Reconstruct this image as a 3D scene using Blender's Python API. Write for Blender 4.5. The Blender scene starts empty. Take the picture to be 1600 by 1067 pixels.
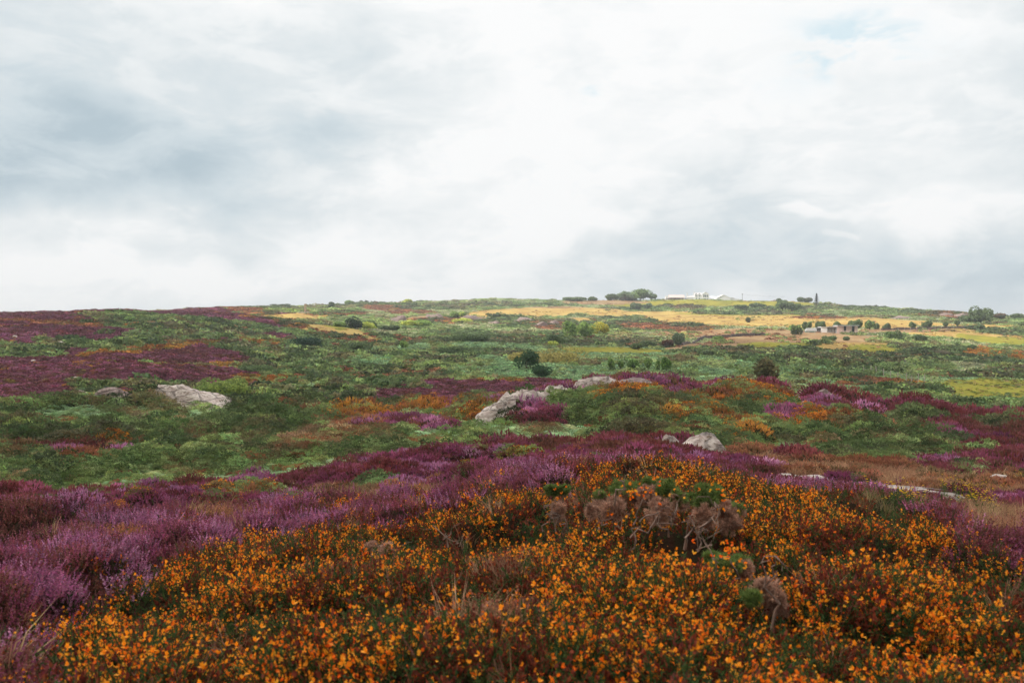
import bpy, math, random
import numpy as np
from mathutils import Vector

R = np.random.default_rng(7)
random.seed(7)
SC = bpy.context.scene
COL = SC.collection
F = 1556.0            # focal length in photograph pixels
PX0, PY0 = 800.0, 533.5
rad = math.radians

# ------------------------------------------------------------------ noise
def sstep(a, b, x):
    t = np.clip((x-a)/(b-a), 0, 1); return t*t*(3-2*t)
def vnoise(x, y, seed=0):
    x = np.asarray(x, float); y = np.asarray(y, float)
    xi = np.floor(x).astype(np.int64); yi = np.floor(y).astype(np.int64)
    fx = x - xi; fy = y - yi
    fx = fx*fx*fx*(fx*(fx*6-15)+10); fy = fy*fy*fy*(fy*(fy*6-15)+10)
    def h(a, b):
        n = (a*374761393 + b*668265263 + seed*974711) & 0xffffffff
        n = ((n ^ (n >> 13)) * 1274126177) & 0xffffffff
        n = (n ^ (n >> 16)) & 0xffff
        return n/65535.0
    return (h(xi, yi)*(1-fx)+h(xi+1, yi)*fx)*(1-fy) + (h(xi, yi+1)*(1-fx)+h(xi+1, yi+1)*fx)*fy
def fbm(x, y, seed=0, oct=4):
    s = 0; a = .5; t = 0
    for i in range(oct):
        s = s + a*vnoise(x*2**i+i*17.3, y*2**i-i*9.1, seed+i); t += a; a *= .5
    return s/t

# ------------------------------------------------------------------ lie of the land: how high each distance appears from the eye
KX = np.arange(0, 1601, 200)
TAB = [
(0.5, 2600,2600,2600,2600,2600,2600,2600,2600,2600),
(1.5, 1560,1540,1500,1480,1480,1480,1480,1490,1520),
(2.6, 1120,1090,1067,1060,1060,1060,1060,1060,1080),
(4.0, 985,965,945,935,925,915,915,925,955),
(6.0, 915,900,880,860,830,805,815,835,885),
(8.0, 870,857,842,822,780,728,768,795,850),
(10., 840,828,816,800,768,735,768,782,820),
(13., 812,803,793,782,758,742,762,770,790),
(17., 785,780,770,755,737,725,742,750,762),
(22., 757,755,738,717,712,708,724,730,745),
(28., 735,732,716,702,700,692,706,714,726),
(36., 712,708,700,690,683,675,686,692,708),
(46., 685,680,678,675,660,650,656,668,684),
(56., 650,645,655,655,640,615,628,648,668),
(64., 625,618,638,640,628,594,607,632,652),
(75., 605,603,622,625,622,605,620,628,640),
(90., 590,585,605,606,605,606,618,618,628),
(110, 572,567,585,592,590,596,605,604,615),
(135, 552,548,565,575,574,580,586,592,605),
(165, 532,528,550,558,560,565,568,576,590),
(200, 512,508,532,545,548,552,554,562,575),
(240, 494,491,512,532,537,542,543,550,560),
(290, 488,486,496,522,526,533,533,538,548),
(350, 491,490,487,512,516,522,521,523,535),
(430, 495,492,480,502,505,510,508,508,515),
(520, 497,492,479,491,494,499,497,495,500),
(640, 500,494,480,481,484,488,485,487,496),
(800, 502,496,481,474,473,474,474,486,498),
(900, 505,500,486,478,476,474,476,489,500),
(1100,508,505,492,486,484,484,486,495,505),
(1600,515,512,505,500,500,500,502,505,510),
(4000,525,525,525,525,525,525,525,525,525),
]
UK = np.log(np.array([t[0] for t in TAB], float)); TV = np.array([t[1:] for t in TAB], float)
UD = np.arange(UK[0], UK[-1], .02); XD = np.arange(-400, 2001, 10.)
_t = np.array([np.interp(UD, UK, TV[:, j]) for j in range(9)]).T
_t = np.array([np.interp(XD, KX, _t[i]) for i in range(len(UD))])
def blur(a, s, ax):
    r = int(3*s)+1; k = np.exp(-.5*(np.arange(-r, r+1)/s)**2); k /= k.sum()
    p = np.pad(a, [(r, r) if i == ax else (0, 0) for i in range(2)], mode='edge')
    return np.apply_along_axis(lambda v: np.convolve(v, k, 'valid'), ax, p)
_t = blur(blur(_t, 2.2, 0), 4.0, 1)
# local swellings: (px, D, half-width px, half-width ln D, rise px)
SWELL = [(1475,500,45,.06,9),(1400,470,60,.06,3),(1280,640,50,.08,2),(700,640,60,.08,2),(960,62,100,.055,9),(790,56,40,.06,6),(1110,800,200,.10,5),(800,790,260,.10,4),(150,270,120,.10,3),(310,440,70,.1,4),(1480,540,60,.08,8),(1330,740,200,.12,5),(1180,62,90,.06,4),
 (1030,420,75,.05,9),(880,335,60,.05,3),(560,330,40,.05,3),(430,640,50,.06,5),(370,430,50,.08,2),(540,520,50,.07,1),(620,700,60,.08,3),(770,850,90,.1,4),
 (300,62,60,.05,4),(1100,27,45,.05,8),(1340,38,120,.14,7),(1000,21,60,.1,9),(130,9,90,.1,14),(290,10,70,.09,12),(240,6.8,80,.09,14),(30,5.5,80,.1,22),(560,11.5,90,.09,10),
 (740,12,50,.07,10),(880,10.4,50,.08,10),(1330,9.2,50,.06,6),(1430,24,60,.1,5),(1360,150,60,.05,4),(1240,250,120,.05,5),(1450,265,120,.05,5),(820,300,60,.05,4),
 (1000,6.9,190,.09,14),(1010,8.4,120,.10,16),(500,5.6,150,.12,14),(640,3.6,200,.12,16),(1150,3.6,160,.12,18),(1400,5.,120,.1,14),(1290,6.4,60,.08,9)]
for px, D, sx, su, dp in SWELL:
    _t -= dp*np.exp(-((XD[None]-px)/sx)**2 - ((UD[:, None]-math.log(D))/su)**2)
def grid_lookup(T, u, x):
    fu = np.clip((u-UD[0])/.02, 0, len(UD)-1.001); fx = np.clip((x-XD[0])/10, 0, len(XD)-1.001)
    i = fu.astype(int); j = fx.astype(int); a = fu-i; b = fx-j
    return (T[i, j]*(1-a)+T[i+1, j]*a)*(1-b)+(T[i, j+1]*(1-a)+T[i+1, j+1]*a)*b
AZM = rad(37)
def pxpy(az, r):
    """bearing and distance -> (photo column, photo row) of the bare land"""
    a = np.clip(az, -AZM, AZM); px = PX0+F*np.tan(a)
    return px, grid_lookup(_t, np.log(np.maximum(r*np.cos(a), .4)), px)

# ------------------------------------------------------------------ what grows where
TYPES = 'hmogbdyplsrkft'
def inpoly(px, py, P):
    c = np.zeros(px.shape, bool); n = len(P)
    for i in range(n):
        x0, y0 = P[i]; x1, y1 = P[(i+1) % n]
        if y0 == y1: continue
        c ^= ((y0 > py) != (y1 > py)) & (px < (x1-x0)*(py-y0)/(y1-y0)+x0)
    return c
ZP = [ # polygons: type, dmin, dmax, points
('h',0,24,[(-2e3,3e3),(-2e3,500),(4e3,500),(4e3,3e3)]),
('g',24,75,[(-2e3,3e3),(-2e3,400),(4e3,400),(4e3,3e3)]),
('b',75,250,[(-2e3,3e3),(-2e3,300),(4e3,300),(4e3,3e3)]),
('s',250,9e3,[(-2e3,3e3),(-2e3,300),(4e3,300),(4e3,3e3)]),
# left hill
('h',66,500,[(-900,700),(0,648),(110,618),(400,600),(430,560),(480,520),(430,500),(330,480),(-900,440)]),
('g',70,330,[(370,640),(420,585),(380,545),(430,520),(470,500),(560,510),(640,530),(720,560),(700,600),(560,640)]),
('g',18,80,[(-900,775),(0,757),(200,752),(330,726),(420,722),(505,712),(515,694),(620,690),(625,640),(560,606),(400,608),(100,618),(0,650),(-900,690)]),
('b',22,62,[(600,703),(640,668),(740,640),(800,652),(870,642),(950,650),(1060,665),(1080,682),(1000,674),(930,690),(880,702),(800,700)]),
('o',26,74,[(930,632),(930,612),(1000,598),(1200,603),(1300,618),(1400,650),(1330,665),(1210,680),(1140,692),(1080,660),(1000,640)]),
('m',24,75,[(1225,606),(1330,612),(1480,640),(1700,650),(1700,735),(1560,735),(1500,700),(1430,660),(1330,650)]),
('h',66,115,[(560,616),(600,602),(700,593),(780,587),(880,590),(930,596),(860,606),(800,608),(740,622),(600,624)]),
('r',44,74,[(740,642),(790,606),(900,588),(950,580),(1040,592),(1170,603),(1100,609),(950,613),(860,628),(800,642)]),
('l',80,175,[(1462,590),(1600,589),(2300,593),(2300,636),(1600,636),(1485,630)]),
('d',170,300,[(1130,545),(1250,535),(1400,532),(1620,535),(2300,540),(2300,585),(1600,588),(1350,585),(1130,565)]),
# foreground gorse
('f',0,11.5,[(-900,2600),(-900,1300),(-200,1150),(20,1060),(70,965),(180,898),(300,885),(410,845),(600,830),(700,806),(800,778),(880,762),(915,735),(950,712),(1000,702),(1060,712),(1110,735),(1200,748),(1300,765),(1400,795),(1480,830),(1550,880),(1640,930),(2600,1000),(2600,2600)]),
]
ZE = [ # ellipses: type, px, py, rx, ry, tilt, dmin, dmax
# near heath
('m',60,775,140,14,0,10,24),('m',120,850,90,14,0,5,14),('r',180,850,60,12,0,5,14),('m',560,735,90,14,0,14,30),('m',1000,703,95,16,0,12,30),('m',1090,735,60,10,0,11,30),
('m',350,775,60,10,0,9,20),('r',330,815,50,8,0,8,20),('o',390,781,55,5,0,8,20),('o',655,786,32,7,0,8,20),('p',560,768,90,14,0,9,24),('p',690,770,50,10,0,9,24),('o',500,792,60,5,0,8,20),
('o',15,858,32,8,0,4,12),('o',215,852,24,5,0,4,12),('o',835,707,40,8,0,14,28),('o',760,718,30,5,0,14,28),('g',575,752,40,8,0,9,24),('r',720,745,60,9,0,9,24),
('m',820,705,70,5,0,18,30),('p',1300,722,190,15,3,12,32),('p',1180,704,60,14,0,12,32),('p',1500,752,180,16,3,8,24),('m',1200,742,60,7,0,10,24),
('g',1450,798,90,13,6,6,14),('p',1560,800,70,26,0,6,14),('r',1570,840,60,20,0,5,13),('m',1560,870,60,16,0,4,9),
('h',1310,735,22,10,0,10,20),('h',1480,722,60,9,0,14,30),('h',1350,748,60,8,0,10,20),('r',1590,735,60,12,0,10,30),('m',1270,706,45,9,0,20,32),
('k',1275,741,55,6,3,8,24),('k',1420,768,90,7,4,8,24),('k',1575,745,55,5,3,8,30),('k',1545,835,28,8,0,4,12),('k',1400,755,60,3,0,8,24),('p',1420,742,230,15,4,9,30),('h',1320,744,26,8,0,10,20),('h',1480,722,60,9,0,14,30),('m',1560,722,60,7,0,14,34),
('r',760,960,60,20,0,2,6),('h',185,915,26,10,0,2,8),('m',20,1040,50,60,0,1.5,4),
# middle slopes
('b',300,742,260,14,-5,18,34),('d',60,690,130,14,0,24,66),('d',450,665,110,22,0,24,66),('b',230,640,200,14,0,34,66),('b',430,700,90,8,0,24,60),('r',150,702,150,8,0,24,60),
('t',520,682,100,24,-5,24,66),('o',545,648,70,9,0,24,70),('o',700,642,80,8,0,24,70),('r',620,660,80,9,0,24,70),('h',702,632,24,9,0,30,70),('o',110,622,50,5,0,30,75),
('r',285,703,30,5,0,24,60),('o',185,695,18,5,0,24,60),('d',1010,634,60,6,0,30,70),('g',1160,640,60,8,0,30,70),
('h',845,645,28,9,0,30,70),('h',1060,614,16,8,0,30,70),('h',1095,610,30,4,0,30,74),('h',820,608,60,5,-8,40,75),('h',1285,637,42,9,0,30,70),('h',1215,645,25,6,0,30,70),
('g',1345,688,165,29,3,20,50),('g',1500,705,50,9,8,20,50),('d',1450,652,38,11,0,30,60),('d',1570,662,42,10,0,30,60),('h',1505,675,50,13,10,24,60),('h',1570,684,50,9,0,24,60),
('h',1340,640,40,5,0,30,70),('b',1230,692,50,14,0,20,50),('k',1255,613,36,6,8,40,90),('k',1330,633,40,5,8,30,80),('k',1570,706,60,5,3,20,50),
('r',1000,600,60,4,0,50,72),('o',790,592,40,4,0,70,120),('p',900,597,30,4,0,64,110),('d',655,602,16,3,0,80,120),
# left hill patches
('g',310,510,190,14,4,120,400),('g',140,489,50,3,0,150,400),('h',230,487,260,5,0,230,420),('r',400,487,60,5,8,230,420),('g',30,545,70,10,0,90,300),('r',120,506,130,4,0,120,400),('h',60,500,90,5,0,120,400),('g',110,532,80,7,-5,100,300),
('g',260,525,60,6,0,100,300),('h',150,527,50,5,0,100,300),('o',220,541,150,4,-4,90,300),('g',180,535,70,3,0,90,300),('o',330,567,100,6,3,80,250),('g',430,545,60,9,0,80,300),('d',380,540,30,6,0,80,300),('d',240,530,20,4,0,80,300),
('g',460,570,80,12,0,80,300),('d',400,570,26,6,0,80,200),('o',435,593,70,7,0,70,200),('r',560,585,90,6,0,70,200),('o',420,528,60,7,5,100,300),('h',430,517,45,4,3,100,300),('r',450,503,60,6,14,150,330),('r',400,480,60,4,0,330,700),
('g',215,602,110,7,0,66,110),('r',650,578,50,5,0,80,200),('d',480,562,40,6,0,80,250),('d',530,575,60,6,0,80,250),('b',600,560,60,9,0,100,250),('d',620,592,40,4,0,70,150),
# far middle
('y',530,517,70,7,9,200,600),('l',520,512,20,3,9,200,600),('y',470,492,70,4,0,300,700),('r',540,525,60,4,8,150,400),('r',630,528,60,4,8,150,400),('r',530,490,50,3,0,300,800),
('d',570,540,110,6,5,120,300),('d',480,530,30,9,0,120,300),('g',640,548,110,8,3,120,250),('g',480,478,60,4,0,330,900),('r',620,480,60,4,0,400,900),('d',600,473,60,3,0,500,1000),
('r',640,487,60,3,0,400,900),('d',690,480,60,3,0,400,900),('p',700,496,60,3,0,300,900),('r',700,500,60,5,0,260,600),
('g',780,474,130,4,0,500,1100),('y',850,486,120,6,-1,350,900),('p',860,480,60,2,0,350,900),('y',800,490,80,5,0,350,900),('y',940,497,110,3,-2,350,900),
('d',720,515,60,4,0,200,500),('d',800,521,100,6,0,180,500),('d',830,502,80,8,2,200,600),('r',850,505,60,7,5,200,600),('d',770,533,110,5,0,180,400),('b',720,542,160,10,0,120,300),('d',760,548,70,4,0,100,300),
('d',950,532,100,6,0,180,400),('r',1010,536,60,5,0,180,400),('d',1000,505,80,12,3,240,600),('r',1030,507,85,9,2,240,600),('d',1040,498,60,4,0,240,600),('d',1090,505,40,4,0,240,600),
('y',1060,491,170,5,1,400,900),('l',1110,474,170,5,0,500,1100),('y',1230,500,230,11,1,300,700),('l',1180,490,120,3,0,400,900),('s',1130,484,150,3,0,400,900),('d',1050,479,60,3,0,400,1000),('d',1000,480,60,2,0,400,1000),
('p',1170,522,150,9,0,260,450),('p',950,472,60,3,0,500,900),('l',980,547,110,5,2,160,320),('y',1100,542,60,3,0,160,320),('p',1160,535,110,8,-3,180,350),('p',1280,530,90,8,0,200,400),('l',1210,538,60,3,0,160,360),
('d',1130,547,90,6,0,120,320),('d',1200,556,120,10,0,120,320),('b',1050,568,140,14,0,100,250),('b',1250,575,80,9,0,90,250),('g',1300,583,70,9,0,80,250),
('d',1400,560,220,16,2,130,330),('o',1450,552,60,5,0,130,330),('o',1575,548,70,8,4,130,330),('s',1500,573,120,9,0,110,330),('d',1480,558,90,7,0,120,330),
('r',1360,597,60,7,2,85,200),('o',1400,600,35,5,0,85,200),('g',1420,612,60,9,0,75,150),('d',1460,610,30,7,0,75,150),('m',1260,608,70,5,0,60,90),('g',1560,640,100,6,0,60,100),
('y',1470,518,110,8,2,250,500),('l',1560,528,70,9,3,250,500),('p',1420,516,80,4,0,280,500),('y',1340,540,60,5,0,250,330),('l',1370,543,50,4,0,250,330),
('g',1400,490,130,7,3,400,900),('r',1450,486,90,5,3,400,700),('d',1400,482,100,3,3,400,700),('r',1490,484,50,7,8,400,700),('s',1300,487,90,5,4,400,700),('d',1330,478,60,3,2,400,900),('g',1570,500,60,9,0,330,900),('d',1560,517,40,4,10,260,500),
('g',1660,510,90,12,0,260,900),('y',1500,507,90,3,2,300,700),('d',1180,488,110,2,0,400,900),('y',1560,521,60,5,3,250,450),('s',1430,495,40,4,0,400,600),('d',1180,483,60,2,0,400,900),('d',1250,482,40,3,0,400,900),('r',1290,495,50,2,0,500,900),
]
AMPW = lambda px: 1.0
def classify(az, r):
    px, py = pxpy(az, r)
    u = np.log(r)
    n1 = fbm(px/46, u*14, 3, 3)-.5; n2 = fbm(px/46, u*14, 9, 3)-.5
    m1 = fbm(px/14, u*40, 23, 2)-.5; m2 = fbm(px/14, u*40, 29, 2)-.5
    vs = np.clip((py-480)/200, .16, 1.0)
    qx = px + n1*44 + m1*16; qy = py + (n2*12 + m2*6)*vs
    z = np.zeros(px.shape, np.int8)
    for t, d0, d1, P in ZP:
        m = (r >= d0) & (r < d1)
        z[m & inpoly(qx, qy, P)] = TYPES.index(t)
    for t, cx, cy, rx, ry, a, d0, d1 in ZE:
        ca, sa = math.cos(rad(a)), math.sin(rad(a))
        dx = qx-cx; dy = qy-cy
        e = ((dx*ca+dy*sa)/rx)**2 + ((dy*ca-dx*sa)/ry)**2
        z[(e < 1) & (r >= d0) & (r < d1)] = TYPES.index(t)
    return z

# ------------------------------------------------------------------ terrain sheet
NA, NU = 1150, 1000
azf = np.linspace(-rad(39), rad(39), NA)
azc = np.linspace(rad(39), rad(321), 72)[1:-1]
AZ = np.concatenate([azf, azc]); 
UG = np.concatenate([np.log(np.array([.5,.8,1.1])), np.linspace(math.log(1.5), math.log(1150), NU), np.log(np.array([1300,1500,1900,2500,3600]))])
RG = np.exp(UG)
az2, r2 = np.meshgrid(AZ, RG)
azs = np.where(az2 > math.pi, az2-2*math.pi, az2)
Z0 = classify(azs, r2)
BF = dict(h=2.3, m=2.3, o=1.5, g=2.1, b=.9, d=2.7, y=.05, p=.06, l=.04, s=1.4, r=1.0, k=.12, f=1.5, t=.8)
bf = np.array([BF[c] for c in TYPES])[Z0]
bf = np.where(Z0 <= 1, bf+(1.25-bf)*sstep(12, 18, r2), bf)
_px = PX0+F*np.tan(np.clip(azs, -AZM, AZM))
bf *= 1-.72*sstep(1000, 1150, _px)*sstep(8.5, 10.5, r2)*(1-sstep(30, 36, r2))   # the flat stony shelf on the right
bf *= 1-.5*sstep(850, 950, _px)*sstep(15, 18, r2)*(1-sstep(24, 28, r2))
bf *= 1-.8*np.exp(-((_px-235)/150)**2)*sstep(48, 54, r2)*(1-sstep(72, 76, r2))
bf *= 1-.85*np.exp(-((_px-1310)/90)**2-((r2-362)/40)**2)
bf = blur(blur(bf, 3, 0), 3, 1)
def hill(azs, r):
    px, py = pxpy(azs, r)
    a = np.clip(azs, -AZM, AZM)
    z = (PY0-py)/F*r*np.cos(a)
    t = np.clip((np.abs(azs)-rad(39))/rad(141), 0, 1)**.7
    _, pc = pxpy(np.zeros_like(azs), r)
    return z*(1-t) + t*np.minimum((PY0-pc)/F*r, 6+0*r)
def bumps(x, y, r, b=None):
    s = np.zeros_like(r)
    for i, lam in enumerate([.45, 1.1, 2.6, 6.5, 15., 34.]):
        q = lam/r
        w = sstep(.012, .03, q)*((1-sstep(.2, .5, q)) if i < 2 else (1-sstep(.12, .3, q)))
        n = fbm(x/lam*.75+31*i, y/lam*.75-11*i, 50+i, 3)
        n = np.clip(np.abs(n-.5)/.16, 0, 1)**.55-.72 if i < 4 else 2*n-1   # domes parted by creases
        s += (.22, .20, .12, .085, .06, .045)[i]*lam*w*n*(b if i < 4 else np.minimum(b, .9))
    return s
XG = r2*np.sin(azs); YG = r2*np.cos(azs)
# plants stand on the soil: the soil lies one canopy height below the line the eye sees
def canopy_h(r):
    H = np.zeros((len(TYPES),)+r.shape)
    nearh = dict(h=.10, m=.10, o=.10, g=.10, p=.08, r=.08, k=.0, f=.11)
    midb = dict(h=.20, m=.20, o=.22, g=.36, b=.34, d=.42, t=.30, r=.18, p=.12, y=.1, l=.1, s=.34, k=0., f=.2)
    farb = dict(h=.0017, m=.0017, o=.0017, g=.0030, b=.0018, d=.0040, s=.0018, r=.0020, t=.003, y=0, p=0, l=0, k=0, f=0)
    wm = sstep(12.5, 15, r); wf = sstep(62, 74, r)
    for i, c in enumerate(TYPES):
        H[i] = nearh.get(c, .1)*(1-wm) + (midb[c]*np.maximum(.8, r*.013/.36))*wm*(1-wf) + farb[c]*np.minimum(r, 420+0*r)*wf
    return H
CANH = np.take_along_axis(canopy_h(r2), Z0[None].astype(int), 0)[0]
CANH = blur(blur(CANH, 3, 0), 3, 1)
ZG = hill(azs, r2) + bumps(XG, YG, r2, bf)*(r2 < 1200) - CANH
# flatten under the buildings is not needed: they sit on footings
Afine = NA
def ground_z(x, y, T=None):
    x = np.atleast_1d(np.asarray(x, float)); y = np.atleast_1d(np.asarray(y, float))
    r = np.hypot(x, y); az = np.arctan2(x, y); u = np.log(r)
    fa = np.clip((az-azf[0])/(azf[1]-azf[0]), 0, NA-1.001)
    i0 = 3; du = (math.log(1150)-math.log(1.5))/(NU-1)
    fu = np.clip((u-math.log(1.5))/du, 0, NU-1.001)
    i = fu.astype(int); j = fa.astype(int); a = fu-i; b = fa-j; G = (ZG if T is None else T)[i0:i0+NU, :NA]
    return (G[i, j]*(1-a)+G[i+1, j]*a)*(1-b)+(G[i, j+1]*(1-a)+G[i+1, j+1]*a)*b

def new_mesh(name, V, Fc, mats=(), attrs=None, smooth=False):
    """V (n,3) array; Fc (m,k) int array or a list of such arrays"""
    me = bpy.data.meshes.new(name)
    V = np.asarray(V, np.float32); Fl = Fc if isinstance(Fc, list) else [Fc]
    Fl = [np.asarray(f, np.int32) for f in Fl if len(f)]
    me.vertices.add(len(V)); me.vertices.foreach_set('co', V.ravel())
    nl = sum(f.size for f in Fl); npol = sum(len(f) for f in Fl)
    me.loops.add(nl); me.polygons.add(npol)
    me.loops.foreach_set('vertex_index', np.concatenate([f.ravel() for f in Fl]))
    tot = np.concatenate([np.full(len(f), f.shape[1], np.int32) for f in Fl])
    st = np.concatenate([[0], np.cumsum(tot)[:-1]]).astype(np.int32)
    me.polygons.foreach_set('loop_start', st)
    try: me.polygons.foreach_set('loop_total', tot)
    except Exception: pass
    if smooth: me.polygons.foreach_set('use_smooth', np.ones(npol, bool))
    for m in mats: me.materials.append(m)
    for k, (ty, dat) in (attrs or {}).items():
        a = me.attributes.new(k, ty, 'POINT')
        key = {'FLOAT_COLOR': 'color', 'FLOAT_VECTOR': 'vector', 'INT': 'value', 'FLOAT': 'value'}[ty]
        a.data.foreach_set(key, np.asarray(dat).ravel())
    me.update(calc_edges=True); me.validate()
    return me
def tag(o, label=None, cat=None, group=None, kind=None):
    if label: o['label'] = label
    if cat: o['category'] = cat
    if group: o['group'] = group
    if kind: o['kind'] = kind
    return o
def link(name, me, parent=None):
    o = bpy.data.objects.new(name, me); COL.objects.link(o)
    if parent: o.parent = parent
    return o
def empty(name, loc, label, cat, group=None, rz=0):
    o = bpy.data.objects.new(name, None); COL.objects.link(o); o.location = loc; o.rotation_euler = (0, 0, rz); o.empty_display_size = .3
    return tag(o, label, cat, group)

# ------------------------------------------------------------------ materials
def nmat(name):
    m = bpy.data.materials.new(name); m.use_nodes = True; nt = m.node_tree; nt.nodes.clear()
    out = nt.nodes.new('ShaderNodeOutputMaterial')
    return m, nt, out
def N(nt, typ, **kw):
    n = nt.nodes.new(typ)
    for k, v in kw.items():
        if k.startswith('i_'): n.inputs[k[2:].replace('_', ' ')].default_value = v
        else: setattr(n, k, v)
    return n
def mixc(nt, a, b, f, bt='MIX'):
    n = nt.nodes.new('ShaderNodeMix'); n.data_type = 'RGBA'; n.blend_type = bt
    for s, v in ((0, f), (6, a), (7, b)):
        if hasattr(v, 'node'): nt.links.new(v, n.inputs[s])
        else: n.inputs[s].default_value = v if s == 0 else (*v[:3], 1)
    return n.outputs[2]
def foliage_material(name, translucency=.3, rough=.65, instanced=True):
    m, nt, out = nmat(name)
    var = N(nt, 'ShaderNodeAttribute', attribute_name='var')
    col = var.outputs['Color']
    if instanced:
        tint = N(nt, 'ShaderNodeAttribute', attribute_name='tint', attribute_type='INSTANCER')
        mul = mixc(nt, col, tint.outputs['Color'], 1.0, 'MULTIPLY')
        col = mixc(nt, mul, var.outputs['Color'], var.outputs['Alpha'])
    d = N(nt, 'ShaderNodeBsdfPrincipled'); d.inputs['Roughness'].default_value = rough; d.inputs['Specular IOR Level'].default_value = .25
    t = N(nt, 'ShaderNodeBsdfTranslucent')
    mx = N(nt, 'ShaderNodeMixShader'); mx.inputs[0].default_value = translucency
    nt.links.new(col, d.inputs['Base Color']); nt.links.new(col, t.inputs['Color'])
    nt.links.new(d.outputs[0], mx.inputs[1]); nt.links.new(t.outputs[0], mx.inputs[2]); nt.links.new(mx.outputs[0], out.inputs[0])
    return m
M_LEAF = foliage_material('foliage', .42)
M_CROWN = foliage_material('crown_foliage', .38, .7, False)
def plain(name, col, rough=.8, noise=0, scale=3, metallic=0, bump=0, dark=None):
    m, nt, out = nmat(name)
    d = N(nt, 'ShaderNodeBsdfPrincipled'); d.inputs['Roughness'].default_value = rough; d.inputs['Metallic'].default_value = metallic
    tc = N(nt, 'ShaderNodeTexCoord')
    nz = N(nt, 'ShaderNodeTexNoise'); nz.inputs['Scale'].default_value = scale; nz.inputs['Detail'].default_value = 6
    nt.links.new(tc.outputs['Object'], nz.inputs['Vector'])
    rp = N(nt, 'ShaderNodeValToRGB'); rp.color_ramp.elements[0].position = .35; rp.color_ramp.elements[1].position = .65
    dk = dark or tuple(c*(1-noise) for c in col)
    rp.color_ramp.elements[0].color = (*dk, 1); rp.color_ramp.elements[1].color = (*col, 1)
    nt.links.new(nz.outputs[0], rp.inputs[0]); nt.links.new(rp.outputs[0], d.inputs['Base Color'])
    if bump:
        b = N(nt, 'ShaderNodeBump'); b.inputs['Distance'].default_value = bump
        nt.links.new(nz.outputs[0], b.inputs['Height']); nt.links.new(b.outputs[0], d.inputs['Normal'])
    nt.links.new(d.outputs[0], out.inputs[0])
    return m

# terrain: base colour per vertex from the kind of ground, broken up by noise; shade under gorse is painted into g and d
GC = dict(h=((.13,.045,.06),(.07,.04,.025)), m=((.10,.035,.035),(.06,.035,.025)), o=((.22,.10,.03),(.09,.08,.025)), g=((.035,.045,.018),(.035,.03,.015)),
 b=((.06,.09,.04),(.05,.07,.03)), d=((.03,.038,.018),(.04,.03,.016)), y=((.52,.37,.12),(.44,.28,.09)), p=((.37,.25,.13),(.30,.18,.09)),
 l=((.33,.29,.04),(.25,.24,.035)), s=((.28,.33,.17),(.20,.24,.11)), r=((.24,.10,.055),(.14,.075,.045)), k=((.50,.42,.37),(.30,.22,.17)), f=((.03,.025,.012),(.045,.02,.012)), t=((.20,.13,.07),(.10,.08,.04)))
n = fbm(XG/np.maximum(r2*.02, .1), YG/np.maximum(r2*.02, .1), 77, 3) if False else fbm(azs*90, UG[:, None]*30+0*azs, 77, 4)
A = np.array([GC[c][0] for c in TYPES])[Z0]; B = np.array([GC[c][1] for c in TYPES])[Z0]
w = np.clip((n-.35)/.3, 0, 1)[..., None]
GCOL = A*w+B*(1-w)
nr, nc = az2.shape
idx = np.arange(nr*nc).reshape(nr, nc)
q = np.stack([idx[:-1, :], np.roll(idx, -1, 1)[:-1, :], np.roll(idx, -1, 1)[1:, :], idx[1:, :]], -1).reshape(-1, 4)
V = np.stack([XG, YG, ZG], -1).reshape(-1, 3)
V = np.vstack([V, [[0, 0, -1.0]]])
fan = np.stack([np.full(nc, nr*nc), np.roll(idx[0], -1), idx[0]], -1)
cc = np.ones((len(V), 4)); cc[:-1, :3] = GCOL.reshape(-1, 3); cc[-1, :3] = GC['f'][0]
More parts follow.
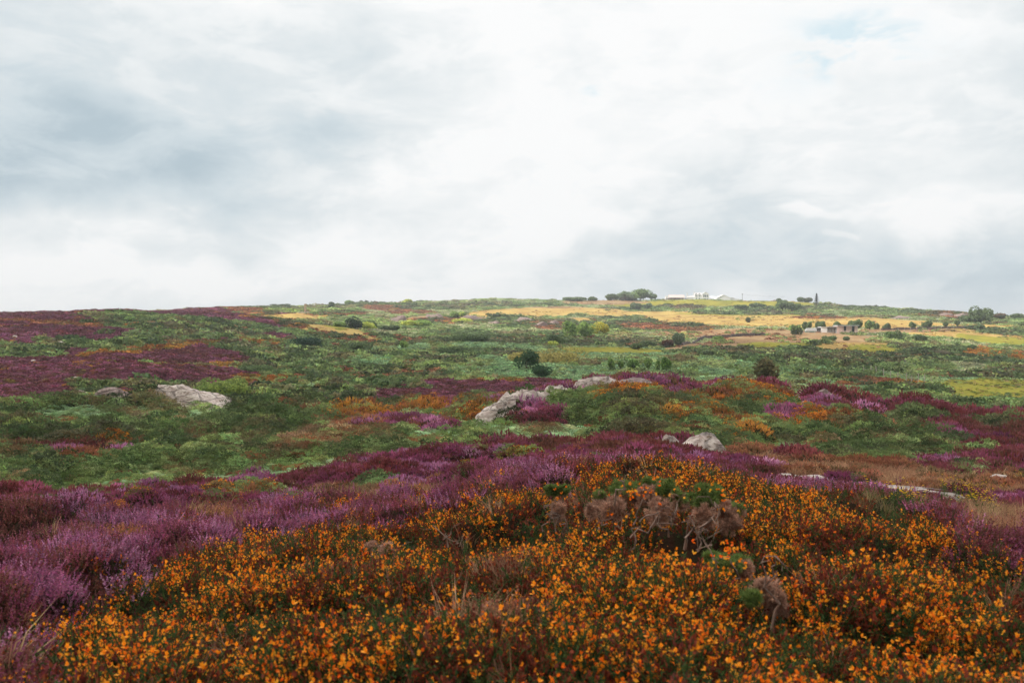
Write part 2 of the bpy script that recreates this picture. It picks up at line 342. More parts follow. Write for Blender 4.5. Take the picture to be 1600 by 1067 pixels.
def ground_material():
    m, nt, out = nmat('heath_ground')
    a = N(nt, 'ShaderNodeAttribute', attribute_name='cover')
    tc = N(nt, 'ShaderNodeTexCoord')
    n1 = N(nt, 'ShaderNodeTexNoise'); n1.inputs['Scale'].default_value = 1.7; n1.inputs['Detail'].default_value = 12; n1.inputs['Roughness'].default_value = .7
    n2 = N(nt, 'ShaderNodeTexNoise'); n2.inputs['Scale'].default_value = .12; n2.inputs['Detail'].default_value = 8; n2.inputs['Roughness'].default_value = .7
    mp = N(nt, 'ShaderNodeMapping'); mp.inputs['Scale'].default_value = (.6, .25, 1)
    nt.links.new(tc.outputs['Object'], n1.inputs['Vector']); nt.links.new(tc.outputs['Object'], mp.inputs[0]); nt.links.new(mp.outputs[0], n2.inputs['Vector'])
    r1 = N(nt, 'ShaderNodeMapRange'); r1.inputs[1].default_value = .3; r1.inputs[2].default_value = .7; r1.inputs[3].default_value = .55; r1.inputs[4].default_value = 1.25
    r2_ = N(nt, 'ShaderNodeMapRange'); r2_.inputs[1].default_value = .3; r2_.inputs[2].default_value = .7; r2_.inputs[3].default_value = .72; r2_.inputs[4].default_value = 1.2
    nt.links.new(n1.outputs[0], r1.inputs[0]); nt.links.new(n2.outputs[0], r2_.inputs[0])
    mm = N(nt, 'ShaderNodeMath', operation='MULTIPLY'); nt.links.new(r1.outputs[0], mm.inputs[0]); nt.links.new(r2_.outputs[0], mm.inputs[1])
    vm = N(nt, 'ShaderNodeVectorMath', operation='SCALE'); nt.links.new(a.outputs['Color'], vm.inputs[0]); nt.links.new(mm.outputs[0], vm.inputs['Scale'])
    d = N(nt, 'ShaderNodeBsdfPrincipled'); d.inputs['Roughness'].default_value = .95; d.inputs['Specular IOR Level'].default_value = .05
    b = N(nt, 'ShaderNodeBump'); b.inputs['Distance'].default_value = .25; b.inputs['Strength'].default_value = .8
    nt.links.new(n1.outputs[0], b.inputs['Height']); nt.links.new(b.outputs[0], d.inputs['Normal'])
    nt.links.new(vm.outputs[0], d.inputs['Base Color']); nt.links.new(d.outputs[0], out.inputs[0])
    return m
ground = link('ground', new_mesh('ground', V, [q, fan], [ground_material()], {'cover': ('FLOAT_COLOR', cc)}, smooth=True))
tag(ground, 'rolling heathland ground running up to the hills', 'ground', kind='structure')

# ------------------------------------------------------------------ plant prototypes (used by the scatter below)
class PB:
    def __init__(s): s.v = []; s.f3 = []; s.f4 = []; s.c = []; s.n = 0
    def tri(s, a, b, c, col):
        s.v += [a, b, c]; s.c += [col]*3; s.f3.append((s.n, s.n+1, s.n+2)); s.n += 3
    def quad(s, a, b, c, d, col, col2=None):
        s.v += [a, b, c, d]; s.c += [col, col, col2 or col, col2 or col]; s.f4.append((s.n, s.n+1, s.n+2, s.n+3)); s.n += 4
    def blade(s, p, d, w, col, side=None):
        d = Vector(d); sd = side or d.cross(Vector((random.gauss(0,1), random.gauss(0,1), random.gauss(0,1))))
        if sd.length < 1e-6: sd = Vector((1, 0, 0))
        sd = sd.normalized()*w; p = Vector(p); s.tri(p-sd, p+sd, p+d, col)
    def leaf(s, p, d, w, col, side=None):
        d = Vector(d); sd = side or d.cross(Vector((random.gauss(0,1), random.gauss(0,1), random.gauss(0,1))))
        sd = sd.normalized()*w; p = Vector(p); s.quad(p, p+d*.45+sd, p+d, p+d*.45-sd, col)
    def stick(s, a, b, w, col):
        a = Vector(a); b = Vector(b); d = (b-a).normalized(); x = d.cross(Vector((.3, .5, .8))).normalized(); y = d.cross(x)
        ps = [x*w, (-.5*x+.87*y)*w, (-.5*x-.87*y)*w]
        for i in range(3):
            j = (i+1) % 3; s.quad(a+ps[i], a+ps[j], b+ps[j]*.6, b+ps[i]*.6, col)
    def mesh(s, name, mat, key='var'):
        f = [np.array(x) for x in (s.f3, s.f4) if len(x)]
        c = np.array(s.c, float)
        if c.shape[1] == 3: c = np.hstack([c, np.zeros((len(c), 1))])
        return new_mesh(name, np.array([tuple(v) for v in s.v]), f, [mat], {key: ('FLOAT_COLOR', c)})
def rv(s=1): return Vector((random.gauss(0, s), random.gauss(0, s), random.gauss(0, s)))
def jc(c, j=.25, a=1.0):
    k = 1+random.uniform(-j, j); return (c[0]*k*(1+random.uniform(-.1, .1)), c[1]*k*(1+random.uniform(-.08, .08)), c[2]*k, a)
SPINE = (.085, .13, .032); SPINE2 = (.04, .08, .022); WOOD = (.10, .06, .04); RUST = (.26, .055, .025); RUST2 = (.15, .032, .02)
FLOWER = [(1.0, .39, .02), (1.0, .30, .014), (1.0, .47, .04), (.98, .19, .010), (.95, .26, .015)]
DEAD = (.25, .12, .075)
def flower(pb, p, d, s=1.0, col=None):
    c = col or random.choice(FLOWER); d = d.normalized(); sd = d.cross(rv()).normalized(); up = sd.cross(d)
    pb.quad(p, p+sd*.005*s+up*.007*s+d*.004*s, p+up*.012*s+d*.007*s, p-sd*.005*s+up*.007*s+d*.004*s, jc(c, .12))
    pb.leaf(p, (d*.012+sd*.003)*s, .003*s, jc(c, .12), up); pb.leaf(p, (d*.012-sd*.003)*s, .003*s, jc(c, .12), up)
    pb.leaf(p, (d*.011-up*.003)*s, .004*s, jc(c, .12), sd)
def gorse_sprig(nsh, nfl, spc, spc2, seed, rust=0, L=.14):
    random.seed(seed); pb = PB()
    for k in range(nsh):
        a = random.uniform(0, 6.28); lean = random.uniform(.1, 1.0); l = L*random.uniform(.6, 1.1)
        d = Vector((math.cos(a)*lean, math.sin(a)*lean, 1)).normalized()
        p0 = Vector((math.cos(a)*.02, math.sin(a)*.02, -.06)); bend = rv(.25)
        pts = [p0+d*l*t+bend*l*t*t*.3 for t in (0, .33, .66, 1)]
        for i in range(3): pb.stick(pts[i], pts[i+1], .0018, jc(WOOD if i == 0 else spc2, .2))
        nsp = int(26*l/.15)
        for i in range(nsp):
            t = random.uniform(.2, 1.0); p = p0+d*l*t+bend*l*t*t*.3
            o = (rv().normalized()+d*.9).normalized()
            pb.blade(p, o*random.uniform(.012, .026), .0016, jc(spc if random.random() < .6 else spc2, .3))
        if rust:
            for i in range(rust):
                t = random.uniform(.55, 1.0); p = p0+d*l*t+bend*l*t*t*.3+rv(.004)
                pb.leaf(p, (rv().normalized()+d)*.010, .0045, jc(RUST if random.random() < .6 else RUST2, .3))
        nf = np.random.RandomState(seed*31+k).poisson(nfl if nfl < 1 else (nfl*2.1 if k % 2 else .4))
        for i in range(nf):
            t = random.uniform(.62, 1.04); p = p0+d*l*t+bend*l*t*t*.3
            o = (rv().normalized()+d*.6+Vector((0, 0, .4))).normalized(); flower(pb, p+o*.006, o, random.choice((.5, .7, .9, 1.05, 1.2)))
    return pb.mesh('sprig', M_LEAF)
def heather_tuft(seed, n=20, H=.105, W=.10):
    random.seed(seed); pb = PB()
    for k in range(n):
        a = random.uniform(0, 6.28); rr = W*math.sqrt(random.random()); lean = random.uniform(.05, .95)
        p0 = Vector((math.cos(a)*rr*.5, math.sin(a)*rr*.5, -.05)); d = Vector((math.cos(a)*lean, math.sin(a)*lean, 1)).normalized()
        l = H*random.uniform(.6, 1.1)+.05
        pb.stick(p0, p0+d*l*.6, .0016, jc((.09, .055, .035)))
        for i in range(5):
            t = random.uniform(.25, .6); pb.leaf(p0+d*l*t, (rv().normalized()+d)*.014, .003, jc((.045, .06, .022)))
        m = 12
        br = random.uniform(.75, 1.3)
        for i in range(m):
            t = .52+.48*i/m; p = p0+d*l*t; o = (rv().normalized()+d*.5).normalized(); s = .013*(1.15-.5*(i/m))
            c = br*random.uniform(.7, 1.3)
            pb.leaf(p-o*.002, o*s, s*.42, (c, c*random.uniform(.85, 1.2), c*random.uniform(.9, 1.1), 0))
    return pb.mesh('tuft', M_LEAF)
def heather_clump(seed, n=70, Rr=.30, H=.20):
    """a low cushion for the middle distance"""
    random.seed(seed); pb = PB()
    for k in range(n):
        a = random.uniform(0, 6.28); q = math.sqrt(random.random()); x = math.cos(a)*q*Rr; y = math.sin(a)*q*Rr
        z = H*math.sqrt(max(0, 1-q*q))*random.uniform(.75, 1.05); d = Vector((x/Rr*.7, y/Rr*.7, 1)).normalized()
        for j in range(3):
            c = random.uniform(.7, 1.3)
            pb.leaf(Vector((x, y, z-.03))+rv(.012), (d+rv(.35)).normalized()*random.uniform(.05, .085), .010, (c, c*random.uniform(.85, 1.15), c, 0))
        pb.leaf(Vector((x, y, z-.07)), (d+rv(.6)).normalized()*.07, .014, jc((.05, .045, .02)))
    return pb.mesh('clump', M_LEAF)
def gorse_clump(seed, n=46, Rr=.5, H=.42, flowers=0, sz=.05):
    """a mound built of fist-sized tufts"""
    random.seed(seed); pb = PB()
    for k in range(n):
        a = random.uniform(0, 6.28); q = random.random()**.5; d = Vector((math.cos(a)*q, math.sin(a)*q, math.sqrt(max(0, 1-q*q))))
        c0 = Vector((d.x*Rr, d.y*Rr, d.z*H-.04))*random.uniform(.85, 1.08); cc = random.uniform(.7, 1.3); hue = random.uniform(.9, 1.12); rt = random.uniform(.05, .085)
        for j in range(12):
            v = rv().normalized(); v = (v+d*.5+Vector((0, 0, .35))).normalized(); c = cc*random.uniform(.75, 1.25)
            pb.leaf(c0+v*rt*.5, (v+rv(.3)).normalized()*sz*random.uniform(.8, 1.4), sz*.24, (c*hue, c, c*.95, 0))
        if random.random() < flowers:
            for j in range(4):
                o = (d+rv(.5)+Vector((0, 0, .3))).normalized(); pb.leaf(c0+o*rt, o*.034, .015, jc(random.choice(FLOWER), .2))
    return pb.mesh('clump', M_LEAF)
def frond(pb, p0, a, l, c0):
    d = Vector((math.cos(a), math.sin(a), 0)); sd = Vector((-d.y, d.x, 0)); tw = random.uniform(-.4, .4)
    prev = None
    for i in range(11):
        t = i/10; p = p0 + d*l*.9*t**1.1 + Vector((0, 0, 1))*l*(.95*t-.85*t*t)
        if prev is not None and i < 4: pb.stick(prev, p, .004, jc((.10, .12, .04)))
        if i > 1 and prev is not None:
            w = l*.30*math.sin(min(1, (t-.1)*1.25)*math.pi)**.7+.01
            fw = (p-prev)*.9
            for s in (-1, 1):
                c = c0*random.uniform(.75, 1.25)
                tip = p+sd*s*w+fw*.5+Vector((0, 0, -w*.25+s*tw*w))
                up = (tip-p).cross(fw).normalized()
                pb.quad(p-fw*.38, p-fw*.25+(tip-p)*.55, tip, p+fw*.42+(tip-p)*.1, (c*random.uniform(.9, 1.15), c, c*.95, 0))
        prev = p
def bracken_plant(seed, n=4):
    random.seed(seed); pb = PB()
    for k in range(n):
        a = 6.28*k/n+random.uniform(-.5, .5); frond(pb, Vector((0, 0, -.05)), a, random.uniform(.5, .75), random.uniform(.8, 1.2))
    return pb.mesh('plant', M_LEAF)
def leafy_clump(seed, n=80, H=.7, lobes=3, s=.26):
    """a bush for far slopes, unit radius"""
    random.seed(seed); pb = PB()
    lob = [(random.uniform(-.4, .4), random.uniform(-.4, .4), random.uniform(.5, .8)) for _ in range(lobes)]
    for k in range(n):
        lx, ly, q = random.choice(lob); d = rv().normalized(); d.z = abs(d.z)*1.0
        p = Vector((lx+d.x*q, ly+d.y*q, -.1+d.z*q*H*1.2))*random.uniform(.8, 1.03)
        o = (d+rv(.6)).normalized(); sd = o.cross(rv()).normalized(); up = o.cross(sd).normalized()
        z = s*random.uniform(.5, 1.1); c = random.uniform(.55, 1.5)
        pb.quad(p-sd*z*.5-up*z*.3, p+sd*z*.4-up*z*.5, p+sd*z*.5+up*z*.4, p-sd*z*.3+up*z*.5, (c*random.uniform(.88, 1.12), c, c*random.uniform(.85, 1.1), 0))
    return pb.mesh('clump', M_LEAF)
def grass_tuft(seed, n=26, H=.25, W=.06, sp=.5, w=.0022):
    random.seed(seed); pb = PB()
    for k in range(n):
        a = random.uniform(0, 6.28); rr = W*math.sqrt(random.random()); ln = random.uniform(.1, sp)
        p = Vector((math.cos(a)*rr, math.sin(a)*rr, -.03)); d = Vector((math.cos(a)*ln, math.sin(a)*ln, 1)).normalized(); l = H*random.uniform(.5, 1.1)
        c = random.uniform(.7, 1.3); col = (c, c*random.uniform(.9, 1.1), c*.9, 0); sd = d.cross(rv()).normalized()*w
        m = p+d*l*.55; e = m+(d+Vector((math.cos(a), math.sin(a), -.3))*random.uniform(.1, .9)).normalized()*l*.45
        pb.quad(p-sd, p+sd, m+sd*.8, m-sd*.8, col); pb.tri(m-sd*.8, m+sd*.8, e, col)
    return pb.mesh('tuft', M_LEAF)
def dead_sprig(seed):
    random.seed(seed); pb = PB()
    for k in range(5):
        a = random.uniform(0, 6.28); ln = random.uniform(.2, 1.0); d = Vector((math.cos(a)*ln, math.sin(a)*ln, 1)).normalized(); p = Vector((0, 0, -.04)); l = random.uniform(.10, .2)
        e = p+d*l; pb.stick(p, e, .002, jc(DEAD))
        for i in range(20):
            q = p+d*l*random.uniform(.3, 1.); pb.blade(q, (rv().normalized()+d*.6)*.018, .0014, jc(DEAD, .35))
    return pb.mesh('sprig', M_LEAF)
def daisy(seed):
    random.seed(seed); pb = PB()
    for k in range(4):
        d = Vector((random.uniform(-.3, .3), random.uniform(-.3, .3), 1)).normalized(); e = d*random.uniform(.25, .38); pb.stick((0, 0, -.02), e, .0022, jc((.06, .10, .03)))
        for i in range(9):
            a = 6.28*i/9; o = Vector((math.cos(a), math.sin(a), .25)); pb.leaf(e, o*.017, .006, jc((.85, .55, .02), .1))
        for i in range(5): pb.leaf(e*random.uniform(.2, .8), (rv().normalized()+d)*.04, .006, jc((.07, .12, .03)))
    return pb.mesh('stem', M_LEAF)
PROTO = {}
for s in range(2):
    PROTO[f'gorse_sprig_plain{s}'] = gorse_sprig(6, .3, SPINE, SPINE2, 11+s)
    PROTO[f'gorse_sprig_rusty{s}'] = gorse_sprig(6, .8, SPINE, SPINE2, 21+s, rust=24, L=.13)
    PROTO[f'heather_tuft_close{s}'] = heather_tuft(31+s)
    PROTO[f'heather_cushion{s}'] = heather_clump(41+s)
    PROTO[f'gorse_mound{s}'] = gorse_clump(51+s)
    PROTO[f'gorse_mound_blooming{s}'] = gorse_clump(61+s, flowers=.55, n=44)
    PROTO[f'bracken_plant{s}'] = bracken_plant(71+s)
    PROTO[f'grass_tuft{s}'] = grass_tuft(81+s)
    PROTO[f'dead_sprig{s}'] = dead_sprig(91+s)
for s in range(3):
    PROTO[f'gorse_sprig_blooming{s}'] = gorse_sprig(7, 3.9, SPINE, SPINE2, 101+s, rust=3)
    PROTO[f'leafy_bush{s}'] = leafy_clump(111+s)
    PROTO[f'low_bush{s}'] = leafy_clump(121+s, H=.38, n=70, s=.22)
PROTO['daisy_stem0'] = daisy(131)
PC = bpy.data.collections.new('plant_kinds')
for k, me in PROTO.items():
    o = bpy.data.objects.new(k, me); PC.objects.link(o)
PN = sorted(PROTO); PI = {k: i for i, k in enumerate(PN)}
def pick(base, n, rs):
    ks = [PI[k] for k in PN if k.rstrip('0123456789') == base]
    return np.array(ks)[rs.integers(0, len(ks), n)]
def scatter_group():
    ng = bpy.data.node_groups.new('plant_scatter', 'GeometryNodeTree')
    ng.interface.new_socket('Geometry', in_out='INPUT', socket_type='NodeSocketGeometry'); ng.interface.new_socket('Geometry', in_out='OUTPUT', socket_type='NodeSocketGeometry')
    gi = ng.nodes.new('NodeGroupInput'); go = ng.nodes.new('NodeGroupOutput')
    ip = ng.nodes.new('GeometryNodeInstanceOnPoints'); ci = ng.nodes.new('GeometryNodeCollectionInfo')
    ci.inputs['Collection'].default_value = PC; ci.inputs['Separate Children'].default_value = True; ci.inputs['Reset Children'].default_value = True
    def attr(n, t):
        a = ng.nodes.new('GeometryNodeInputNamedAttribute'); a.data_type = t; a.inputs[0].default_value = n; return a.outputs[0]
    er = ng.nodes.new('FunctionNodeEulerToRotation')
    L = ng.links.new
    L(gi.outputs[0], ip.inputs['Points']); L(ci.outputs[0], ip.inputs['Instance']); ip.inputs['Pick Instance'].default_value = True
    L(attr('idx', 'INT'), ip.inputs['Instance Index']); L(attr('rot', 'FLOAT_VECTOR'), er.inputs[0]); L(er.outputs[0], ip.inputs['Rotation']); L(attr('scl', 'FLOAT_VECTOR'), ip.inputs['Scale'])
    L(ip.outputs[0], go.inputs[0])
    return ng
NG = scatter_group()

# palettes: linear albedo
PAL = dict(
 h=[(.35,.11,.205),(.42,.17,.29),(.26,.065,.13),(.25,.065,.085),(.18,.06,.05)],
 hf=[(.22,.075,.115),(.17,.055,.08),(.15,.055,.05),(.29,.10,.16)],
 m=[(.24,.065,.07),(.20,.05,.05),(.28,.07,.12),(.16,.06,.04)],
 o=[(.42,.19,.04),(.32,.13,.035),(.24,.18,.05),(.26,.10,.04),(.50,.24,.05)],
 g=[(.235,.31,.115),(.19,.25,.095),(.30,.37,.13),(.23,.20,.09)],
 gl=[(.26,.35,.14),(.31,.40,.165),(.22,.30,.12)],
 b=[(.27,.40,.20),(.22,.34,.165),(.33,.46,.24),(.36,.41,.17)],
 d=[(.10,.145,.055),(.135,.185,.07),(.085,.115,.05),(.16,.145,.075)],
 s=[(.42,.42,.24),(.34,.36,.19),(.48,.46,.29),(.30,.31,.16)],
 r=[(.32,.13,.06),(.26,.10,.055),(.38,.17,.09),(.20,.12,.06)],
 t=[(.32,.22,.11),(.25,.19,.09),(.36,.24,.14)],
 y=[(.48,.34,.11),(.40,.25,.08),(.54,.40,.15)], p=[(.38,.21,.13),(.30,.15,.09),(.44,.28,.17)], l=[(.28,.26,.06),(.22,.23,.05)],
 n=[(.45,.42,.42),(.75,.7,.7),(.95,.9,.9),(1.1,1.0,1.0),(1.25,1.15,1.1)],
)
# per zone and range: list of (share, object, prototype, palette, size)
LAY = {
 'near': {'f': [(.47,'flowering_gorse','gorse_sprig_blooming','n',1.08),(.27,'flowering_gorse','gorse_sprig_plain','n',1.15),(.24,'flowering_gorse','gorse_sprig_rusty','n',1.0),(.010,'flowering_gorse','dead_sprig','n',1.0),(.010,'grass','grass_tuft','p',.7)],
   'h': [(.61,'heather','heather_tuft_close','h',1.0),(.24,'heather','heather_tuft_close','m',1.),(.04,'flowering_gorse','gorse_sprig_rusty','n',1.0),(.04,'flowering_gorse','gorse_sprig_plain','n',1.),(.045,'flowering_gorse','gorse_sprig_blooming','n',.95),(.025,'grass','grass_tuft','p',.6)],
   'm': [(.85,'heather','heather_tuft_close','m',1.0),(.12,'heather','heather_tuft_close','h',1.),(.03,'grass','grass_tuft','p',.8)],
   'o': [(.65,'flowering_gorse','gorse_sprig_blooming','n',.9),(.35,'flowering_gorse','gorse_sprig_rusty','n',.9)],
   'g': [(.7,'flowering_gorse','gorse_sprig_plain','n',1.1),(.3,'grass','grass_tuft','t',.6)],
   'p': [(.66,'grass','grass_tuft','p',.55),(.18,'heather','heather_tuft_close','m',.7),(.10,'heather','heather_tuft_close','h',.6),(.06,'flowering_gorse','gorse_sprig_rusty','n',.6)],
   'r': [(.5,'heather','heather_tuft_close','r',1.0),(.3,'flowering_gorse','gorse_sprig_rusty','n',.9),(.2,'grass','grass_tuft','p',.9)],
   'k': [(.12,'grass','grass_tuft','p',.6)]},
 'mid': {'h': [(.62,'heather','heather_cushion','h',1.0),(.26,'heather','heather_cushion','m',1.0),(.06,'gorse_scrub','gorse_mound','g',.6),(.06,'heath','gorse_mound_blooming','o',.5)],
   'm': [(.85,'heather','heather_cushion','m',1.1),(.15,'heather','heather_cushion','h',.9)],
   'o': [(.45,'heath','gorse_mound_blooming','o',.7),(.22,'heath','heather_cushion','o',1.1),(.22,'gorse_scrub','gorse_mound','g',.8),(.11,'heath','heather_cushion','r',1.0)],
   'g': [(.40,'gorse_scrub','gorse_mound','g',.85),(.22,'gorse_scrub','gorse_mound','gl',.8),(.14,'gorse_scrub','gorse_mound','d',1.1),(.15,'bracken','bracken_plant','b',.9),(.05,'heath','gorse_mound','t',.8),(.04,'heath','gorse_mound','r',.8)],
   'b': [(.90,'bracken','bracken_plant','b',1.0),(.06,'gorse_scrub','gorse_mound','g',.8),(.04,'heath','gorse_mound','r',.6)],
   'd': [(.8,'gorse_scrub','gorse_mound','d',1.1),(.2,'gorse_scrub','gorse_mound','g',1.0)],
   't': [(.5,'heath','gorse_mound','t',.8),(.3,'heath','gorse_mound','r',.8),(.2,'gorse_scrub','gorse_mound','g',.8)],
   'r': [(.55,'heath','heather_cushion','r',.85),(.25,'heather','heather_cushion','h',1.0),(.2,'grass','grass_tuft','p',1.5)],
   'p': [(.85,'grass','grass_tuft','p',1.0),(.15,'heath','heather_cushion','r',.9)],
   'y': [(1,'grass','grass_tuft','y',1.4)], 'l': [(1,'grass','grass_tuft','l',1.2)], 'k': [(.06,'heath','heather_cushion','r',.6)], 's': [(1,'bracken','bracken_plant','s',1.0)],
   'f': [(1,'heath','gorse_mound_blooming','o',.6)]},
 'far': {'h': [(.85,'heather','low_bush','hf',1.0),(.10,'heather','low_bush','m',1.0),(.05,'heath','low_bush','o',.9)],
   'm': [(.8,'heather','low_bush','m',1.0),(.2,'heather','low_bush','hf',1.0)],
   'o': [(.75,'heath','low_bush','o',1.0),(.15,'gorse_scrub','leafy_bush','g',.9),(.1,'heath','low_bush','r',1.0)],
   'g': [(.45,'gorse_scrub','leafy_bush','g',1.2),(.22,'bracken','low_bush','b',1.1),(.20,'gorse_scrub','leafy_bush','d',1.7),(.06,'heath','low_bush','t',1.0),(.07,'heath','low_bush','r',1.0)],
   'b': [(.72,'bracken','low_bush','b',1.0),(.2,'bracken','low_bush','gl',1.0),(.08,'gorse_scrub','leafy_bush','g',1.1)],
   'd': [(.60,'gorse_scrub','leafy_bush','d',1.7),(.28,'gorse_scrub','leafy_bush','g',1.5),(.12,'heath','leafy_bush','r',1.0)],
   's': [(.56,'bracken','low_bush','s',.9),(.26,'bracken','low_bush','gl',1.0),(.18,'gorse_scrub','leafy_bush','g',1.25)],
   'r': [(.66,'heath','low_bush','r',1.0),(.16,'heath','low_bush','o',1.0),(.18,'gorse_scrub','leafy_bush','d',1.1)],
   't': [(1,'heath','leafy_bush','t',1.0)], 'y': [(.012,'gorse_scrub','leafy_bush','g',.6),(.10,'grass','low_bush','y',.45),(.05,'grass','low_bush','p',.45)], 'p': [(.03,'gorse_scrub','leafy_bush','g',.7),(.05,'heath','low_bush','r',.6),(.10,'grass','low_bush','p',.5)], 'l': [(.02,'gorse_scrub','leafy_bush','g',.5),(.12,'grass','low_bush','l',.4),(.03,'grass','low_bush','p',.4)], 'k': [], 'f': []},
}
# D0, D1, step in ln D, step in bearing, half sweep deg, set, base scale as share of spacing
RINGS = [(1.35, 3.2, .0125, .0140, 58, 'near', 1.0), (3.2, 13.5, .0088, .0092, 42, 'near', 1.0), (13.5, 32, .0085, .0075, 38, 'mid', 1.0), (32, 68, .0085, .0068, 37, 'mid', 1.0), (68, 1020, .0070, .0042, 36, 'far', 1.0)]
OBJ = {}
KEEP = []   # no plants on these discs (x, y, radius): rocks, buildings
def build_scatter():
    for ri, (d0, d1, su, sa, sw, st, bs) in enumerate(RINGS):
        uu = np.arange(math.log(d0), math.log(d1), su); aa = np.arange(-rad(sw), rad(sw), sa)
        A2, U2 = np.meshgrid(aa, uu)
        A2 = A2+R.uniform(-.6, .6, A2.shape)*sa; U2 = U2+R.uniform(-.6, .6, A2.shape)*su
        az = A2.ravel(); r = np.exp(U2.ravel()); r = np.clip(r, d0, None)
        zc = classify(az, r); x = r*np.sin(az); y = r*np.cos(az); z = ground_z(x, y)
        ok = np.ones(len(r), bool)
        for kx, ky, kr in KEEP: ok &= (x-kx)**2+(y-ky)**2 > kr*kr
        rnd = R.random(len(r)); q_ = (.30*rnd+.35*fbm(az*13, np.log(r)*7, 500+ri, 2)+.55*vnoise(az*44, np.log(r)*21, 520+ri)) if st == 'near' else (.40*rnd+.60*fbm(az*30, np.log(r)*13, 500+ri, 3)); rk = np.empty(len(r)); rk[np.argsort(q_)] = np.linspace(0, .9999, len(r)); rnd = rk; big = fbm(az*60, np.log(r)*16, 200+ri, 3)
        pn = fbm(az*25, np.log(r)*9, 300+ri, 3)
        for t, lays in LAY[st].items():
            m0 = ok & (zc == TYPES.index(t)); lo = 0
            # vary shares from place to place so that kinds grow in drifts
            for sh, obj, proto, pal, size in lays:
                drift = vnoise(az*38+len(proto)*7, np.log(r)*16, 400+len(pal)+len(proto)) 
                m = m0 & (rnd >= lo) & (rnd < lo+sh); lo += sh
                k = int(m.sum())
                if not k: continue
                P = np.array(PAL[pal]); sel = np.clip((pn[m]*1.6-.3)*len(P)+R.normal(0, .7, k), 0, len(P)-.01).astype(int)
                tint = P[sel]*np.clip(R.lognormal(0, .22, (k, 1)), .5, 1.7)*R.uniform(.92, 1.08, (k, 3))
                rr = r[m]
                if st == 'near': sc = size*np.clip(R.normal(1, .18, k), .6, 1.5)*np.maximum(1, rr*.0092/.075)
                elif st == 'mid':
                    nom = .30 if 'cushion' in proto else (.42 if 'mound' in proto else (.5 if 'bracken' in proto else .16))
                    need = rr*.013
                    sc = size*np.clip(R.normal(1, .2, k), .6, 1.6)*np.maximum(.62, need/nom)
                    sc *= .8+.5*big[m]
                else:
                    sc = size*rr*.0046*np.clip(R.lognormal(0, .28, k), .5, 2.2)*(.65+.8*big[m])
                    sc *= np.where(rr > 420, np.clip((420/rr)**.45, .5, 1), 1)
                hz = np.ones(k) if not (st == 'mid' and 'grass' in proto) else np.minimum(1, .9/sc)
                if st == 'far': hz = np.clip(2.2/(sc+.2), .55, 1.1)
                rot = np.stack([R.normal(0, .16, k), R.normal(0, .16, k), R.uniform(0, 6.28, k)], -1)
                if st == 'far': rot[:, :2] *= .3
                D = OBJ.setdefault(obj, dict(p=[], i=[], r=[], s=[], t=[]))
                D['p'].append(np.stack([x[m], y[m], z[m]], -1)); D['i'].append(pick(proto, k, R)); D['r'].append(rot)
                D['s'].append(np.stack([sc, sc, sc*hz], -1)); D['t'].append(np.hstack([tint, np.ones((k, 1))]))
LBL = dict(flowering_gorse=('dense low gorse with orange yellow blossom covering the foreground', 'gorse'),
 heather=('purple and maroon heather spreading over the hillside and foreground slope', 'heather'),
 bracken=('soft green bracken filling the hollow and the far slopes', 'bracken'),
 gorse_scrub=('dark green gorse scrub in mounds across the middle slopes', 'scrub'),
 heath=('rusty and orange low heath plants between the green scrub', 'heath'),
 grass=('dry tan and green grass growing between the heather and gorse', 'grass'),
 daisies=('small yellow daisy flowers on stems among the grass at right', 'wildflowers'))
def finish_scatter():
    for name, D in OBJ.items():
        p = np.vstack(D['p'])
        me = new_mesh(name, p, [], [], None) if False else bpy.data.meshes.new(name)
        me.vertices.add(len(p)); me.vertices.foreach_set('co', p.astype(np.float32).ravel())
        for k, ty, dat, key in (('idx', 'INT', np.concatenate(D['i']).astype(np.int32), 'value'), ('rot', 'FLOAT_VECTOR', np.vstack(D['r']), 'vector'),
                                ('scl', 'FLOAT_VECTOR', np.vstack(D['s']), 'vector'), ('tint', 'FLOAT_COLOR', np.vstack(D['t']), 'color')):
            a = me.attributes.new(k, ty, 'POINT'); a.data.foreach_set(key, dat.ravel().astype(np.int32 if ty == 'INT' else np.float32))
        me.materials.append(M_LEAF)
        o = link(name, me); md = o.modifiers.new('scatter', 'NODES'); md.node_group = NG
        tag(o, LBL[name][0], LBL[name][1], kind='stuff')
        print('scatter', name, len(p))

# ------------------------------------------------------------------ placing things: bearing of a photo column, distance where the land is first met at a row
def at(px, py=None, D=None):
    if D is None:
        u = np.arange(math.log(1.6), math.log(1000), .004)
        row = grid_lookup(_t, u, np.full(u.shape, float(px)))
        i = np.argmax(row <= py) if (row <= py).any() else int(np.argmin(row))
        D = math.exp(u[i])
    x = D*(px-PX0)/F; y = D
    return Vector((x, y, float(ground_z(x, y)[0]))), D

